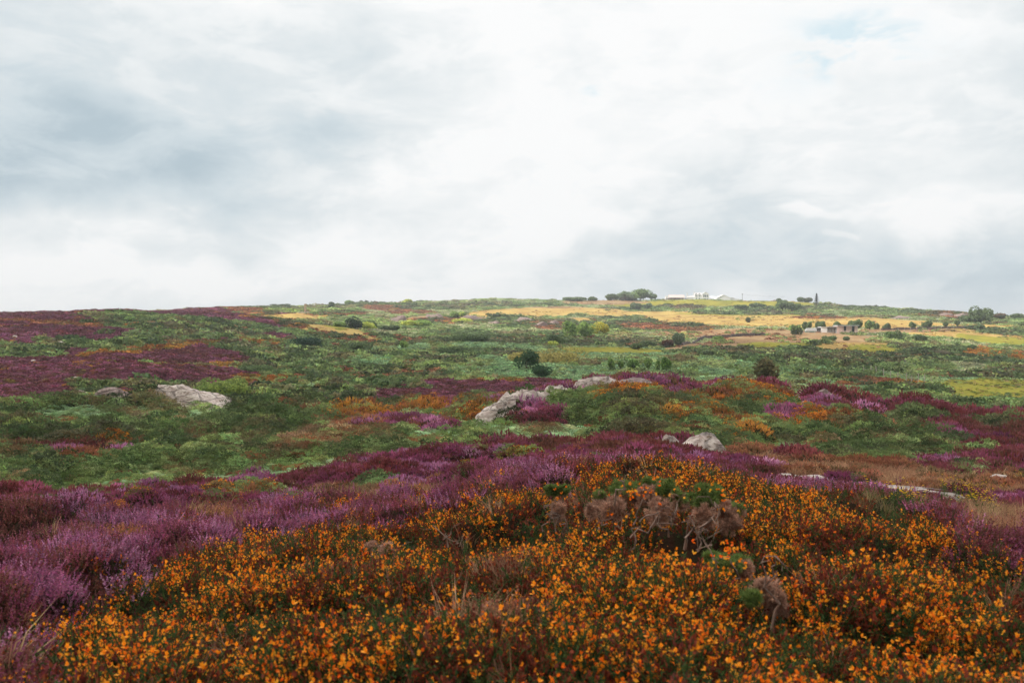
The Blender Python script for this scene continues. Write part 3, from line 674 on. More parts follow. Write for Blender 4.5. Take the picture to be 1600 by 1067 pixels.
def crown(name, parent, w, d, h, n, pal, leaf, lobes=7, seed=0, z0=0., skirt=.0, spiky=False):
    rs = np.random.default_rng(seed)
    L = np.stack([rs.uniform(-.55, .55, lobes)*w, rs.uniform(-.55, .55, lobes)*d, rs.uniform(.25, .68, lobes)*h], -1)/1.0
    L[:, :2] *= .75
    Rl = rs.uniform(.35, .6, lobes)
    k = rs.integers(0, lobes, n)
    v = rs.normal(size=(n, 3)); v /= np.linalg.norm(v, axis=1)[:, None]
    rr = rs.uniform(.72, 1.05, n)[:, None]
    size = np.stack([w*Rl[k]*.9, d*Rl[k]*.9, h*.46*np.ones(n)*(.6+Rl[k]*.7)], -1)
    p = L[k]+v*size*rr*.75
    p[:, 2] = np.clip(p[:, 2], .02*h, h*1.02)+z0
    o = v+rs.normal(size=(n, 3))*.55; o /= np.linalg.norm(o, axis=1)[:, None]
    a = np.cross(o, rs.normal(size=(n, 3))); a /= np.linalg.norm(a, axis=1)[:, None]; b = np.cross(o, a)
    s = leaf*rs.uniform(.6, 1.3, n)[:, None]
    if spiky: Vv = np.stack([p-a*s*.25, p+a*s*.25, p+(o+b*.3)*s*1.6], 1); Fc = np.arange(n*3).reshape(n, 3); kk = 3
    else: Vv = np.stack([p-a*s*.6-b*s*.35, p+a*s*.4-b*s*.5, p+a*s*.55+b*s*.45, p-a*s*.35+b*s*.55], 1); Fc = np.arange(n*4).reshape(n, 4); kk = 4
    P = np.array(pal); c = 1.35*P[(rs.integers(0, 1000, lobes)[k]+rs.integers(0, 2, n)) % len(P)]*rs.uniform(.7, 1.35, (n, 1))
    col = np.repeat(np.hstack([c, np.ones((n, 1))]), kk, 0)
    me = new_mesh(name, Vv.reshape(-1, 3), Fc, [M_CROWN], {'var': ('FLOAT_COLOR', col)})
    return link(name, me, parent)
M_BARK = plain('bark', (.13, .09, .065), .9, .5, 6, bump=.02)
M_BLEACH = plain('bleached_wood', (.29, .185, .135), .85, .4, 12, bump=.004)
def tube_geo(pts, rads, k=7):
    V = []; Fc = []
    pts = [Vector(p) for p in pts]
    for i, p in enumerate(pts):
        d = (pts[min(i+1, len(pts)-1)]-pts[max(i-1, 0)]).normalized()
        x = d.cross(Vector((.21, .37, .9))).normalized(); y = d.cross(x)
        for j in range(k):
            a = 6.2832*j/k; V.append(p+(x*math.cos(a)+y*math.sin(a))*rads[i])
    for i in range(len(pts)-1):
        for j in range(k): Fc.append((i*k+j, i*k+(j+1) % k, (i+1)*k+(j+1) % k, (i+1)*k+j))
    return V, Fc
def join_geo(lst):
    V = []; Fc = []
    for v, f in lst:
        n = len(V); V += v; Fc += [tuple(i+n for i in q) for q in f]
    return V, Fc
def mesh_obj(name, geo, mat, parent=None, smooth=False):
    V, Fc = geo; me = bpy.data.meshes.new(name); me.from_pydata([tuple(v) for v in V], [], Fc); me.materials.append(mat)
    if smooth: me.polygons.foreach_set('use_smooth', [True]*len(me.polygons))
    me.update(); return link(name, me, parent)
def trunk(parent, h, r, seed, spread=.5, name='trunk', mat=None):
    rs = random.Random(seed); L = []
    p = Vector((0, 0, -.3*r*4)); pts = [p]
    for i in range(5): p = p+Vector((rs.uniform(-.06, .06)*h, rs.uniform(-.06, .06)*h, h*.17)); pts.append(p)
    L.append(tube_geo(pts, [r*(1-.13*i) for i in range(6)]))
    for k in range(7):
        q = pts[rs.randint(1, 4)]; a = rs.uniform(0, 6.28); e = q+Vector((math.cos(a)*spread*h*.5, math.sin(a)*spread*h*.5, h*rs.uniform(.15, .4))); m = (q+e)/2+Vector((0, 0, -.03*h))
        L.append(tube_geo([q, m, e], [r*.5, r*.35, r*.12], 5))
    return mesh_obj(name, join_geo(L), mat or M_BARK, parent, True)
def plant_thing(name, label, cat, px, py, wpx, hpx, pal, group=None, n=1400, lobes=7, D=None, leaf=None, tr=None, depth=.9, sink=.06, spiky=False):
    loc, D = at(px, py, D)
    w = wpx*D/F*.5; h = hpx*D/F
    loc.z -= .02*h; loc.z += .8*float(ground_z(loc.x, loc.y, CANH)[0])
    e = empty(name, loc, label, cat, group)
    w *= 1.35; h *= 1.12; lf = leaf or max(h*.075, D*.0011)
    sd = int(px*7+py if py else px*7)
    if tr: trunk(e, h*.75, h*.05, sd); crown('crown', e, w, w*depth, h*(1-tr), n, pal, lf, lobes, sd, z0=h*tr, spiky=spiky)
    else: trunk(e, h*.6, h*.035, sd, 1.0, 'stems'); crown('foliage', e, w, w*depth, h, n, pal, lf, lobes, sd, spiky=spiky)
    return e
DK = [(.09,.13,.055),(.12,.165,.065),(.08,.11,.05)]; MG = [(.18,.27,.07),(.23,.32,.09),(.13,.20,.055)]; LM = [(.42,.46,.09),(.48,.50,.12),(.30,.36,.08)]
OL = [(.27,.24,.07),(.34,.28,.09),(.20,.18,.06)]; BG = [(.15,.20,.11),(.12,.17,.09),(.18,.23,.13)]; BR = [(.14,.07,.045),(.10,.055,.035),(.08,.07,.03)]
TREES = [
('bush','long low dark thicket on the skyline, left of the tree clump','bush',898,470,44,6,DK,'skyline bushes',None),
('bush','shorter dark thicket nearest the left skyline tree','bush',929,470,24,6,DK,'skyline bushes',None),
('bush','dark green bush on the skyline ridge at left centre','bush',547,474,18,5,MG,'skyline bushes',None),
('bush','pale yellow green bush on the skyline left of centre','bush',636,472,20,6,LM,'skyline bushes',None),
('bush','dark bush beside the reddish ground above the leaning tree','bush',518,481,10,9,DK,'skyline bushes',None),
('bush','wide dark bush on the hillside right of the teal bush','bush',560,546,46,12,DK,'bushes on the green hillside',None),
('bush','dark bush in the hollow, rightmost of the hillside bushes','bush',618,556,40,9,DK,'bushes on the green hillside',None),
('bush','long dark bush above the olive scrub in the valley','bush',735,533,70,11,DK,'bushes on the green hillside',None),
('bush','dark bush left end of the long valley thicket','bush',700,549,56,10,DK,'bushes on the green hillside',None),
('bush','dark spreading bush in front of the left hill heather','bush',398,577,60,12,DK,'bushes on the green hillside',None),
('bush','grassy green mound of scrub behind the broad left outcrop','bush',345,612,95,26,[(.24,.28,.07),(.18,.24,.06),(.13,.18,.055)],None,None),
('bush','dark green bush in shade at the edge of the lime field','bush',1463,613,44,16,DK,None,None),
('tree','broad dark tree left of the white houses on the skyline','tree',974,470,38,14,BG,'trees beside the white houses',.15),
('tree','taller round green tree in the skyline clump beside the houses','tree',1001,470,46,16,MG+DK[:1],'trees beside the white houses',.15),
('tree','small bluish tree at the right end of the skyline clump','tree',1018,470,16,9,BG,'trees beside the white houses',.2),
('bush','low dark bush below the left skyline tree','bush',958,475,24,9,DK,'bushes by the skyline field',None),
('bush','greyish purple bush below the two skyline trees','bush',981,473,32,8,[(.10,.075,.07),(.08,.08,.06)],'bushes by the skyline field',None),
('bush','dark bush at the edge of the field under the houses','bush',994,483,24,10,DK,'bushes by the skyline field',None),
('bush','pale topped bush right beside the dark field edge bush','bush',1010,480,22,8,BG,'bushes by the skyline field',None),
('tree','tall dark tree, left of the pair below the conifer','tree',1223,485,24,16,MG[:1]+DK,'pair of trees below the conifer',.12),
('tree','spreading dark tree, right of the pair below the conifer','tree',1238,486,28,13,DK,'pair of trees below the conifer',.12),
('bush','small rounded bush on the skyline left of the conifer','bush',1251,475,14,8,DK,'skyline bushes',None),
('bush','brownish bush on the skyline by the foot of the conifer','bush',1264,477,16,7,BR+DK,'skyline bushes',None),
('bush','tiny dark bush alone on the skyline right of the pole','bush',1216,469,8,4,DK,'skyline bushes',None),
('bush','dark bush in the lime field below the pole','bush',1161,484,28,6,DK,'skyline bushes',None),
('bush','long dark bush in the lime field left of the tree pair','bush',1182,482,30,7,DK,'skyline bushes',None),
('tree','large round dark tree standing alone near the right skyline','tree',1532,503,42,25,DK,'trees by the right skyline',.08),
('bush','low dark bush left of the large round tree','bush',1513,501,24,10,DK,'trees by the right skyline',None),
('bush','brown green bush on the skyline right of the round tree','bush',1562,498,26,7,DK+BR[:1],'trees by the right skyline',None),
('bush','dark bush at the far right end of the skyline','bush',1592,499,30,8,DK,'trees by the right skyline',None),
('tree','wind leaning dark oval tree beside lime bushes at left','tree',549,510,34,19,[(.03,.05,.025),(.04,.062,.03)],None,.06),
('bush','bright green bush at the left foot of the leaning tree','bush',530,510,22,8,MG,'bushes around the leaning tree',None),
('bush','lime green bush right of the leaning dark tree','bush',566,511,32,10,LM,'bushes around the leaning tree',None),
('bush','narrow dark upright bush among the lime bushes','bush',585,511,11,12,DK,'bushes around the leaning tree',None),
('bush','lime bush between the narrow dark bush and the leaning tree','bush',576,510,24,9,LM[:2]+MG[:1],'bushes around the leaning tree',None),
('bush','brown green bush right of the narrow dark bush','bush',601,512,24,9,BR+DK,'bushes around the leaning tree',None),
('bush','dark green bush below the rocks, right of the brown bush','bush',617,513,26,9,DK,'bushes around the leaning tree',None),
('bush','yellow green bush below the reddish rocks','bush',638,509,30,9,LM,'bushes around the leaning tree',None),
('bush','wider yellow green bush, rightmost below the reddish rocks','bush',656,509,34,9,LM[:1]+MG,'bushes around the leaning tree',None),
('bush','round bright green bush on the pale slope','bush',716,496,28,9,MG+LM[:1],'bushes on the pale slope',None),
('bush','flat lime bush just below the round bright green bush','bush',722,503,34,8,LM,'bushes on the pale slope',None),
('bush','dark teal bush standing out on the left hillside','bush',479,540,52,21,[(.03,.06,.04),(.04,.075,.045)],None,None),
('bush','round bright green bush, left of the pair in the valley','bush',888,526,32,22,MG,'round green bushes in the valley',None),
('bush','round bright green bush, right of the pair in the valley','bush',914,526,36,22,MG,'round green bushes in the valley',None),
('bush','yellow flowering broom bush behind the round green pair','bush',937,524,38,19,[(.42,.36,.05),(.28,.28,.05)],None,None),
('bush','dark domed bush below the round green pair','bush',868,538,34,16,DK,None,None),
('bush','small lime bush in front of the dark domed bush','bush',865,541,18,7,LM,None,None),
('bush','broad olive brown willow scrub in the valley','bush',850,566,150,27,OL,None,None),
('bush','dark green rounded bush in front of the olive scrub','bush',823,576,44,26,[(.03,.07,.028),(.045,.09,.035)],'green bushes below the olive scrub',None),
('bush','lower dark green bush right and below the rounded one','bush',845,583,36,16,[(.03,.07,.028),(.045,.09,.035)],'green bushes below the olive scrub',None),
('bush','tiny dark bush on the green slope left of the valley','bush',631,541,14,10,MG,'small bushes on the slopes',None),
('bush','dark bush at the edge of the small lime field','bush',997,546,28,9,DK,'small bushes on the slopes',None),
('bush','dark low bush left of the brown one by the stone wall','bush',1012,541,36,11,DK,'small bushes on the slopes',None),
('bush','grey green bush by the end of the stone wall','bush',1060,535,22,18,BG,'small bushes on the slopes',None),
('bush','brown bush left of the grey green bush at the wall','bush',1043,536,24,12,BR,'small bushes on the slopes',None),
('bush','small dark bush alone in the golden field','bush',1169,504,10,7,BR[:1]+DK,'small bushes on the slopes',None),
('bush','green bush on the stone wall line','bush',1123,532,24,6,MG,'small bushes on the slopes',None),
('bush','olive brown rounded bush in front of the dark scrub','bush',1199,600,46,33,[(.12,.11,.04),(.09,.09,.035),(.15,.12,.05)],None,None),
('bush','low bush at the left side of the horse trailer','bush',1242,523,26,14,DK+MG[:1],'bushes around the stable',None),
('tree','small dark tree behind the horse trailer','tree',1261,519,15,15,DK,'bushes around the stable',.2),
('tree','dark tree behind the open shelter','tree',1284,518,19,15,DK,'bushes around the stable',.2),
('tree','dark tree behind the middle of the stable','tree',1307,517,18,13,DK,'bushes around the stable',.2),
('tree','big dark tree behind the right end of the stable','tree',1337,518,28,20,DK,'bushes around the stable',.15),
('tree','green tree just right of the stable','tree',1359,515,17,14,DK+MG[:1],'bushes around the stable',.15),
('bush','small dark bush right of the green tree by the stable','bush',1370,514,10,8,DK,'bushes around the stable',None),
('bush','dark bush on the field wall, first right of the rails','bush',1385,514,14,8,DK,'bushes along the field wall',None),
('tree','dark small tree on the field wall, second from the stable','tree',1427,514,12,10,DK,'bushes along the field wall',.2),
('tree','pair shaped dark tree midway along the field wall','tree',1449,513,18,11,DK,'bushes along the field wall',.2),
('tree','small leaning tree toward the right end of the field wall','tree',1478,512,8,8,DK,'bushes along the field wall',.3),
('tree','small round tree at the right end of the field wall','tree',1496,511,9,9,DK,'bushes along the field wall',.3),
('bush','dark bush at the right end of the field, below the large tree','bush',1530,514,18,7,DK,'bushes along the field wall',None),
('bush','green bush below the stable, in the small paddock','bush',1297,532,22,8,MG[2:]+DK,'bushes below the stable',None),
('bush','smaller dark bush right of the green paddock bush','bush',1322,532,14,6,DK,'bushes below the stable',None),
('bush','large dark bush below the fence right of the stable','bush',1395,533,30,14,MG[2:]+DK,'bushes below the stable',None),
('bush','dark bush at the far right corner below the fence','bush',1440,534,24,10,DK,'bushes below the stable',None),
('sapling','leftmost small pale green tree on the valley floor','sapling',955,586,13,17,MG,'saplings on the valley floor',.1),
('sapling','short pale sapling, second from left on the valley floor','sapling',970,585,9,12,MG,'saplings on the valley floor',.1),
('sapling','widest bright sapling on the valley floor','sapling',989,587,21,19,[(.12,.20,.05),(.09,.16,.04)],'saplings on the valley floor',.1),
('sapling','dark slim sapling in the middle of the valley row','sapling',1013,589,11,16,MG,'saplings on the valley floor',.1),
('sapling','pale narrow sapling, second from right in the valley row','sapling',1029,590,10,17,MG+[(.12,.20,.05)],'saplings on the valley floor',.1),
('sapling','bright tall sapling, rightmost in the valley row','sapling',1041,592,17,20,[(.12,.22,.04),(.09,.16,.04)],'saplings on the valley floor',.1),
]
for nm, lb, ct, px, py, w, h, pal, gr, tr in TREES:
    Dd = None
    if nm == 'sapling': Dd = 138+(px % 7)
    if px == 1199: Dd = 122
    if 930 < px < 1270 and py < 478 and nm != 'sapling': Dd = 790
    plant_thing(nm, lb, ct, px, py, w, h, pal, gr, n=1500 if w < 60 else 5000, lobes=8 if w < 60 else 16, tr=tr, D=Dd)
# conifer
def conifer():
    loc, D = at(1276, 474, 735); h = 20*D/F
    e = empty('conifer', loc, 'narrow pointed conifer standing alone on the skyline', 'tree')
    mesh_obj('trunk', tube_geo([(0, 0, -.5), (0, 0, h*.5), (0, 0, h)], [.22, .14, .02]), M_BARK, e)
    rs = random.Random(5); V = []; Fc = []; C = []
    for i in range(2200):
        t = rs.random()**.8; z = h*(.12+.86*t); tier = (1-t)*h*.34*(0.65+.35*math.sin(t*38))+.1
        a = rs.uniform(0, 6.28); q = tier*rs.uniform(.3, 1); p = Vector((math.cos(a)*q, math.sin(a)*q, z-.18*q)); d = Vector((math.cos(a), math.sin(a), -.25+rs.uniform(-.2, .3))).normalized()
        s = d.cross(Vector((0, 0, 1))).normalized()*.14; n_ = len(V); V += [p-s, p+s, p+d*.55+s*.5, p+d*.55-s*.5]; Fc.append((n_, n_+1, n_+2, n_+3)); k = rs.uniform(.6, 1.3); C += [(.025*k, .045*k, .025*k, 1)]*4
    me = new_mesh('crown', np.array([tuple(v) for v in V]), np.array(Fc), [M_CROWN], {'var': ('FLOAT_COLOR', np.array(C))}); link('crown', me, e)
conifer()

# ------------------------------------------------------------------ rocks
def rock_material(name, c1, c2, lichen):
    m, nt, out = nmat(name)
    tc = N(nt, 'ShaderNodeTexCoord')
    mp = N(nt, 'ShaderNodeMapping'); mp.inputs['Scale'].default_value = (1, 1, 2.6); mp.inputs['Rotation'].default_value = (.3, .5, 0)
    nt.links.new(tc.outputs['Object'], mp.inputs[0])
    n1 = N(nt, 'ShaderNodeTexNoise'); n1.inputs['Scale'].default_value = 2.2; n1.inputs['Detail'].default_value = 10; n1.inputs['Roughness'].default_value = .65
    n2 = N(nt, 'ShaderNodeTexNoise'); n2.inputs['Scale'].default_value = 7; n2.inputs['Detail'].default_value = 6
    vo = N(nt, 'ShaderNodeTexVoronoi', feature='DISTANCE_TO_EDGE'); vo.inputs['Scale'].default_value = 1.1
    wv = N(nt, 'ShaderNodeMixRGB'); wv.inputs[0].default_value = .3
    nt.links.new(mp.outputs[0], n1.inputs[0]); nt.links.new(tc.outputs['Object'], n2.inputs[0])
    nt.links.new(mp.outputs[0], wv.inputs[1]); nt.links.new(n1.outputs['Color'], wv.inputs[2]); nt.links.new(wv.outputs[0], vo.inputs[0])
    rp = N(nt, 'ShaderNodeValToRGB'); rp.color_ramp.elements[0].position = .38; rp.color_ramp.elements[1].position = .6
    rp.color_ramp.elements[0].color = (*c2, 1); rp.color_ramp.elements[1].color = (*c1, 1)
    nt.links.new(n1.outputs[0], rp.inputs[0])
    r2 = N(nt, 'ShaderNodeValToRGB'); r2.color_ramp.elements[0].position = .55; r2.color_ramp.elements[1].position = .7
    nt.links.new(n2.outputs[0], r2.inputs[0])
    c = mixc(nt, rp.outputs[0], lichen, r2.outputs[0])
    ck = N(nt, 'ShaderNodeMapRange'); ck.inputs[1].default_value = 0; ck.inputs[2].default_value = .05; nt.links.new(vo.outputs[0], ck.inputs[0])
    cw = N(nt, 'ShaderNodeMapRange'); cw.inputs[1].default_value = .42; cw.inputs[2].default_value = .60; cw.inputs[3].default_value = .25; cw.inputs[4].default_value = 1.0; nt.links.new(n2.outputs[0], cw.inputs[0])
    cx = N(nt, 'ShaderNodeMath', operation='MAXIMUM'); nt.links.new(ck.outputs[0], cx.inputs[0]); nt.links.new(cw.outputs[0], cx.inputs[1])
    c = mixc(nt, (.10, .08, .07), c, cx.outputs[0])
    ad = N(nt, 'ShaderNodeMath', operation='MULTIPLY_ADD'); ad.inputs[1].default_value = .35; nt.links.new(ck.outputs[0], ad.inputs[0]); nt.links.new(n1.outputs[0], ad.inputs[2])
    b = N(nt, 'ShaderNodeBump'); b.inputs['Distance'].default_value = .22; b.inputs['Strength'].default_value = .9; nt.links.new(ad.outputs[0], b.inputs['Height'])
    d = N(nt, 'ShaderNodeBsdfPrincipled'); d.inputs['Roughness'].default_value = .9
    nt.links.new(c, d.inputs['Base Color']); nt.links.new(b.outputs[0], d.inputs['Normal']); nt.links.new(d.outputs[0], out.inputs[0])
    return m
M_ROCK = rock_material('pale_rock', (.72, .62, .55), (.42, .32, .28), (.22, .15, .10))
M_ROCK2 = rock_material('pinkish_rock', (.40, .30, .27), (.18, .12, .11), (.15, .12, .07))
def rock(label, px, py, wpx, hpx, seed, D=None, depth=.7, rz=0, tilt=0, group=None, mat=None, sink=.35, name='rock', res=48, sh=1.0):
    loc, D = at(px, py, D); w = wpx*D/F*1.08
    ztop = (PY0-(py-hpx))/F*D; h = max(hpx*D/F*.75, ztop-loc.z+.05*w) if D < 100 else hpx*D/F
    if D > 100: ztop = None; h *= .75
    nu, nv = res, res//2
    th = np.linspace(0, 2*np.pi, nu, endpoint=False); ph = np.linspace(.0, np.pi, nv)
    T, Pp = np.meshgrid(th, ph)
    X = np.sin(Pp)*np.cos(T); Y = np.sin(Pp)*np.sin(T); Z = np.cos(Pp)
    rs = np.random.default_rng(seed)
    dsp = np.ones(X.shape)
    for i in range(34):  # planar cuts make facets
        d = rs.normal(size=3); d[2] = abs(d[2])*.8; d /= np.linalg.norm(d); c = rs.uniform(.5, .95)
        dot = X*d[0]+Y*d[1]+Z*d[2]; dsp = np.minimum(dsp, np.where(dot > .05, c/np.maximum(dot, .05), 9))
    nn = fbm(T*2.2/6.283*6+seed, Pp*4, seed, 4); seam = (T < .01)
    wgt = np.minimum(T, 2*np.pi-T)/np.pi; nn2 = fbm((2*np.pi-T)*2.1+seed, Pp*4, seed, 4); nn = nn*np.clip(wgt*3, 0, 1)+.5*(1-np.clip(wgt*3, 0, 1))
    dsp = dsp*(1+.28*(nn-.5)*np.sin(Pp)**.5)
    _k = 1+.22*rs.normal()*X; X = X*dsp*w*.5*1.2; Y = Y*dsp*w*.5*depth; Z = Z*dsp*h*1.15*_k+(.10 if D < 100 else .7)*h*(fbm(X/w*9+seed, Y/w*5, seed, 3)-.5)
    X *= w/(X.max()-X.min()); Z *= h/max(Z.max(), 1e-3)
    ct, st_ = math.cos(rad(tilt)), math.sin(rad(tilt)); X, Z = X*ct-Z*st_, X*st_+Z*ct
    Vv = np.stack([X, Y, Z], -1).reshape(-1, 3)
    ix = np.arange(nu*nv).reshape(nv, nu); Fq = np.stack([ix[:-1], ix[1:], np.roll(ix, -1, 1)[1:], np.roll(ix, -1, 1)[:-1]], -1).reshape(-1, 4)
    me = new_mesh(name, Vv, Fq, [mat or M_ROCK])
    cz = float(ground_z(loc.x, loc.y, CANH)[0])
    o = link(name, me); o.location = loc+Vector((0, 0, cz*.9-h*sink*.4)) if ztop is None else Vector((loc.x, loc.y, ztop-float(Vv[:, 2].max()))); o.rotation_euler = (0, 0, rad(rz))
    if wpx > 22 and D < 100:
        for q_ in (-.28, 0, .28): KEEP.append((loc.x+q_*w, loc.y-.04*w, w*(.19 if D < 45 else .13)))
    return tag(o, label, 'rock', group)
GR = 'rocks of the heath outcrops'
rock('pale rounded boulder rising from heather in the middle foreground', 1098, 688, 90, 13, 3, D=24.5, depth=.6, group=GR)
rock('pale low slab half hidden in heather left of the rounded boulder', 1050, 690, 36, 12, 8, D=23, depth=.6, group=GR)
rock('leaning pale slab at the left end of the central ridge', 775, 637, 70, 25, 5, D=52.5, depth=.6, tilt=-16, group=GR)
rock('long leaning pale slab, second along the central ridge', 828, 629, 84, 22, 12, D=54.5, depth=.5, tilt=-22, group=GR)
rock('small pale rock low on the central ridge among purple heather', 846, 632, 34, 11, 13, D=54, group=GR)
rock('low pale rock in the middle of the central ridge', 872, 612, 70, 11, 14, D=56, depth=.5, tilt=-5, group=GR)
rock('pale rock strip on the crest of the central ridge', 935, 600, 110, 13, 15, D=60, depth=.45, tilt=-8, group=GR)
rock('low rock at the right end of the central ridge crest', 1005, 600, 84, 11, 16, D=60, depth=.5, tilt=4, mat=M_ROCK2, group=GR)
rock('little grey rock beside the dark heather mound left of the ridge', 712, 634, 16, 7, 17, group=GR)
rock('broad pale outcrop on the left hillside', 298, 618, 136, 18, 18, D=63.8, depth=.55, group=GR, sink=.6)
rock('smaller pale outcrop left of the broad one on the hillside', 176, 621, 104, 17, 19, D=63, depth=.5, group=GR, mat=M_ROCK2, sink=.6)
rock('pale stone at the left end of the hillside outcrops', 126, 621, 44, 12, 20, D=63, group=GR)
rock('low pale rock beside the worn path on the right', 1293, 617, 46, 10, 21, D=60, depth=.6, group=GR, mat=M_ROCK2)
rock('flat pale stone lying in the dry grass right of the boulder', 1172, 703, 26, 6, 22, group=GR)
for i, (px, py, w, h, lb) in enumerate([(52, 561, 18, 5, 'small pale rock high among the purple heather at far left'), (60, 573, 9, 3, 'tiny pale rock just below the one at far left'),
    (118, 592, 14, 4, 'small white stone left of two others above the hillside outcrop'), (134, 596, 9, 3, 'tiny white stone, rightmost above the hillside outcrop'), (95, 536, 12, 4, 'small pale rock by the green bush on the left hill'), (22, 530, 14, 4, 'pale rock near the left edge on the hilltop slope'),
    (735, 497, 34, 9, 'pinkish rock face on the far pale slope'), (622, 499, 26, 13, 'tall pinkish rock above the yellow bushes'), (680, 497, 30, 10, 'reddish rock left of the round bright green bush'),
    (770, 505, 20, 6, 'small pink rock on the dark slope'), (820, 500, 34, 8, 'largest pink rock in the far dark heath'), (846, 507, 22, 8, 'pink rock right of the largest one in the far heath'), (866, 505, 16, 9, 'upright pink rock at the right end of the far heath rocks'),
    (1500, 485, 34, 6, 'pink rocky crag on the right skyline knoll'), (1478, 483, 24, 4, 'pale rock face left of the skyline crag'), (1408, 494, 40, 7, 'long pinkish rock band below the right skyline'), (1210, 468, 10, 4, 'tiny reddish rock on the skyline right of the pole')]):
    rock(lb, px, py, w, h, 30+i, mat=M_ROCK2 if i > 5 else M_ROCK, group='small rocks on the far slopes', res=28, D=500 if px > 1400 else (800 if px == 1210 else None))
# flat stones in the dry grass on the right
for i, (px, py, w, h, lb) in enumerate([(1225, 742, 30, 3, 'thin flat stone at the left end of the bare patch'), (1268, 745, 34, 3, 'flat stone lying in the bare patch above the gorse'), (1362, 757, 30, 3, 'small flat stone between purple heather clumps on the right'), (1385, 768, 44, 4, 'long flat stone behind the gorse on the right'),
     (1450, 768, 24, 3, 'flat stone left of the yellow daisies'), (1565, 745, 50, 4, 'flat pale stone near the right edge behind the daisies'), (1590, 752, 26, 4, 'pale stone at the right edge below the long flat one'), (1540, 832, 30, 8, 'grey stone beside the gorse at the right edge'), (1578, 868, 26, 9, 'rounded grey stone at the right edge beside the gorse'), (1400, 785, 16, 5, 'small round stone in front of the long flat stone')]):
    rock(lb, px, py, w, h, 60+i, group='flat stones in the dry grass', res=28, sink=.2)

# ------------------------------------------------------------------ the gnarled gorse bushes in the foreground
def pix3(px, py, Y): return Vector((Y*(px-PX0)/F, Y, (PY0-py)*Y/F))
def pompon(name, parent, c, r, col, n, seed, top=None, squash=1.):
    rs = np.random.default_rng(seed)
    nt_ = 60; tc_ = rs.normal(size=(nt_, 3)); tc_ /= np.linalg.norm(tc_, axis=1)[:, None]; tc_ *= r*rs.uniform(.2, 1.05, nt_)[:, None]*rs.uniform(.7, 1.15, (1, 3))
    ki = rs.integers(0, nt_, n); v = rs.normal(size=(n, 3)); v /= np.linalg.norm(v, axis=1)[:, None]
    rt = r*.22*rs.uniform(.7, 1.4, nt_)[ki][:, None]
    p = tc_[ki]+v*rt*rs.uniform(.1, .8, n)[:, None]
    o = v+tc_[ki]/r*.7+rs.normal(size=(n, 3))*.35+np.array([0, 0, .25]); o /= np.linalg.norm(o, axis=1)[:, None]
    a = np.cross(o, rs.normal(size=(n, 3))); a /= np.linalg.norm(a, axis=1)[:, None]
    L = rs.uniform(.012, .026, n)[:, None]
    Vv = np.stack([p-a*.0017, p+a*.0017, p+o*L], 1)+np.array(c)
    shade = rs.uniform(.65, 1.3, nt_)[ki][:, None]
    cc = np.array(col)[rs.integers(0, len(col), n)]*rs.uniform(.7, 1.3, (n, 1))*shade
    if top is not None:
        m = (tc_[:, 2]/r+rs.normal(0, .25, nt_) > .12)[ki]; cc[m] = np.array(top)[rs.integers(0, len(top), m.sum())]*rs.uniform(.6, 1.4, (m.sum(), 1))
    me = new_mesh(name, Vv.reshape(-1, 3), np.arange(3*n).reshape(n, 3), [M_CROWN], {'var': ('FLOAT_COLOR', np.repeat(np.hstack([cc, np.ones((n, 1))]), 3, 0))})
    return link(name, me, parent)
def wander(a, b, k, amp, rs):
    a = Vector(a); b = Vector(b); pts = []
    off = Vector((0, 0, 0))
    for i in range(k+1):
        t = i/k; pts.append(a.lerp(b, t)+Vector((rs.uniform(-1, 1), rs.uniform(-1, 1), rs.uniform(-1, 1)))*amp*math.sin(math.pi*t) + Vector((0, 0, amp*1.2*math.sin(math.pi*t))))
    return pts
DB = [(.46,.27,.19),(.36,.20,.135),(.56,.34,.24)]; GT = [(.16,.23,.06),(.11,.17,.045),(.21,.26,.07)]
def gnarled(label, Y, root, balls, twigs, seed, blossom=()):
    _, Y = at(*root); Y = Y+.15
    base = pix3(*root, Y); base.z = float(ground_z(base.x, base.y)[0]); KEEP.append((base.x, base.y+.05, .12))
    e = empty('gorse_bush', base, label, 'bush', 'gnarled gorse bushes with bare stems')
    rs = random.Random(seed); L = []
    for i, (px, py, rp, top, dy) in enumerate(balls):
        c = pix3(px, py, Y+dy)-base; r = rp*.85*Y/F
        foot = Vector((rs.uniform(-.12, .12), rs.uniform(.08, .22), -.1))
        pts = wander(foot, c, 7, .04, rs); mesh_obj('branch', tube_geo(pts, [.0065-.0005*j for j in range(8)], 6), M_BLEACH, e, True)
        pompon('dead_foliage' if top < 1 else 'green_foliage', e, c, r, DB if top < 1 else GT, 5200, seed+i, GT if top > 0 else None)
    for (x0, y0, x1, y1, w, dy) in twigs[::2] if len(twigs) > 5 else twigs:
        a = pix3(x0, y0, Y+dy)-base; b = pix3(x1, y1, Y+dy-.05)-base
        L = []; w *= .75; pts = wander(a, b, 6, .035, rs); L.append(tube_geo(pts, [w*.8*(1-.11*j) for j in range(7)], 6))
        for k in range(1):
            q = pts[rs.randint(2, 5)]; L.append(tube_geo(wander(q, q+Vector((rs.uniform(-.14, .14), rs.uniform(-.08, .05), rs.uniform(.0, .13))), 4, .02, rs), [w*.5, w*.4, w*.3, w*.25, w*.15], 5))
        mesh_obj('branch', join_geo(L), M_BLEACH, e, True)
    if blossom:
        pb = PB(); random.seed(seed)
        for (px, py, rp, n) in blossom:
            for i in range(n):
                p = pix3(px+random.gauss(0, rp), py+random.gauss(0, rp*.6), Y-.05+random.uniform(-.1, .1))-base; flower(pb, p, rv()+Vector((0, -.5, .5)), 1.4)
        bl = link('blossom', pb.mesh('blossom', M_CROWN), e)
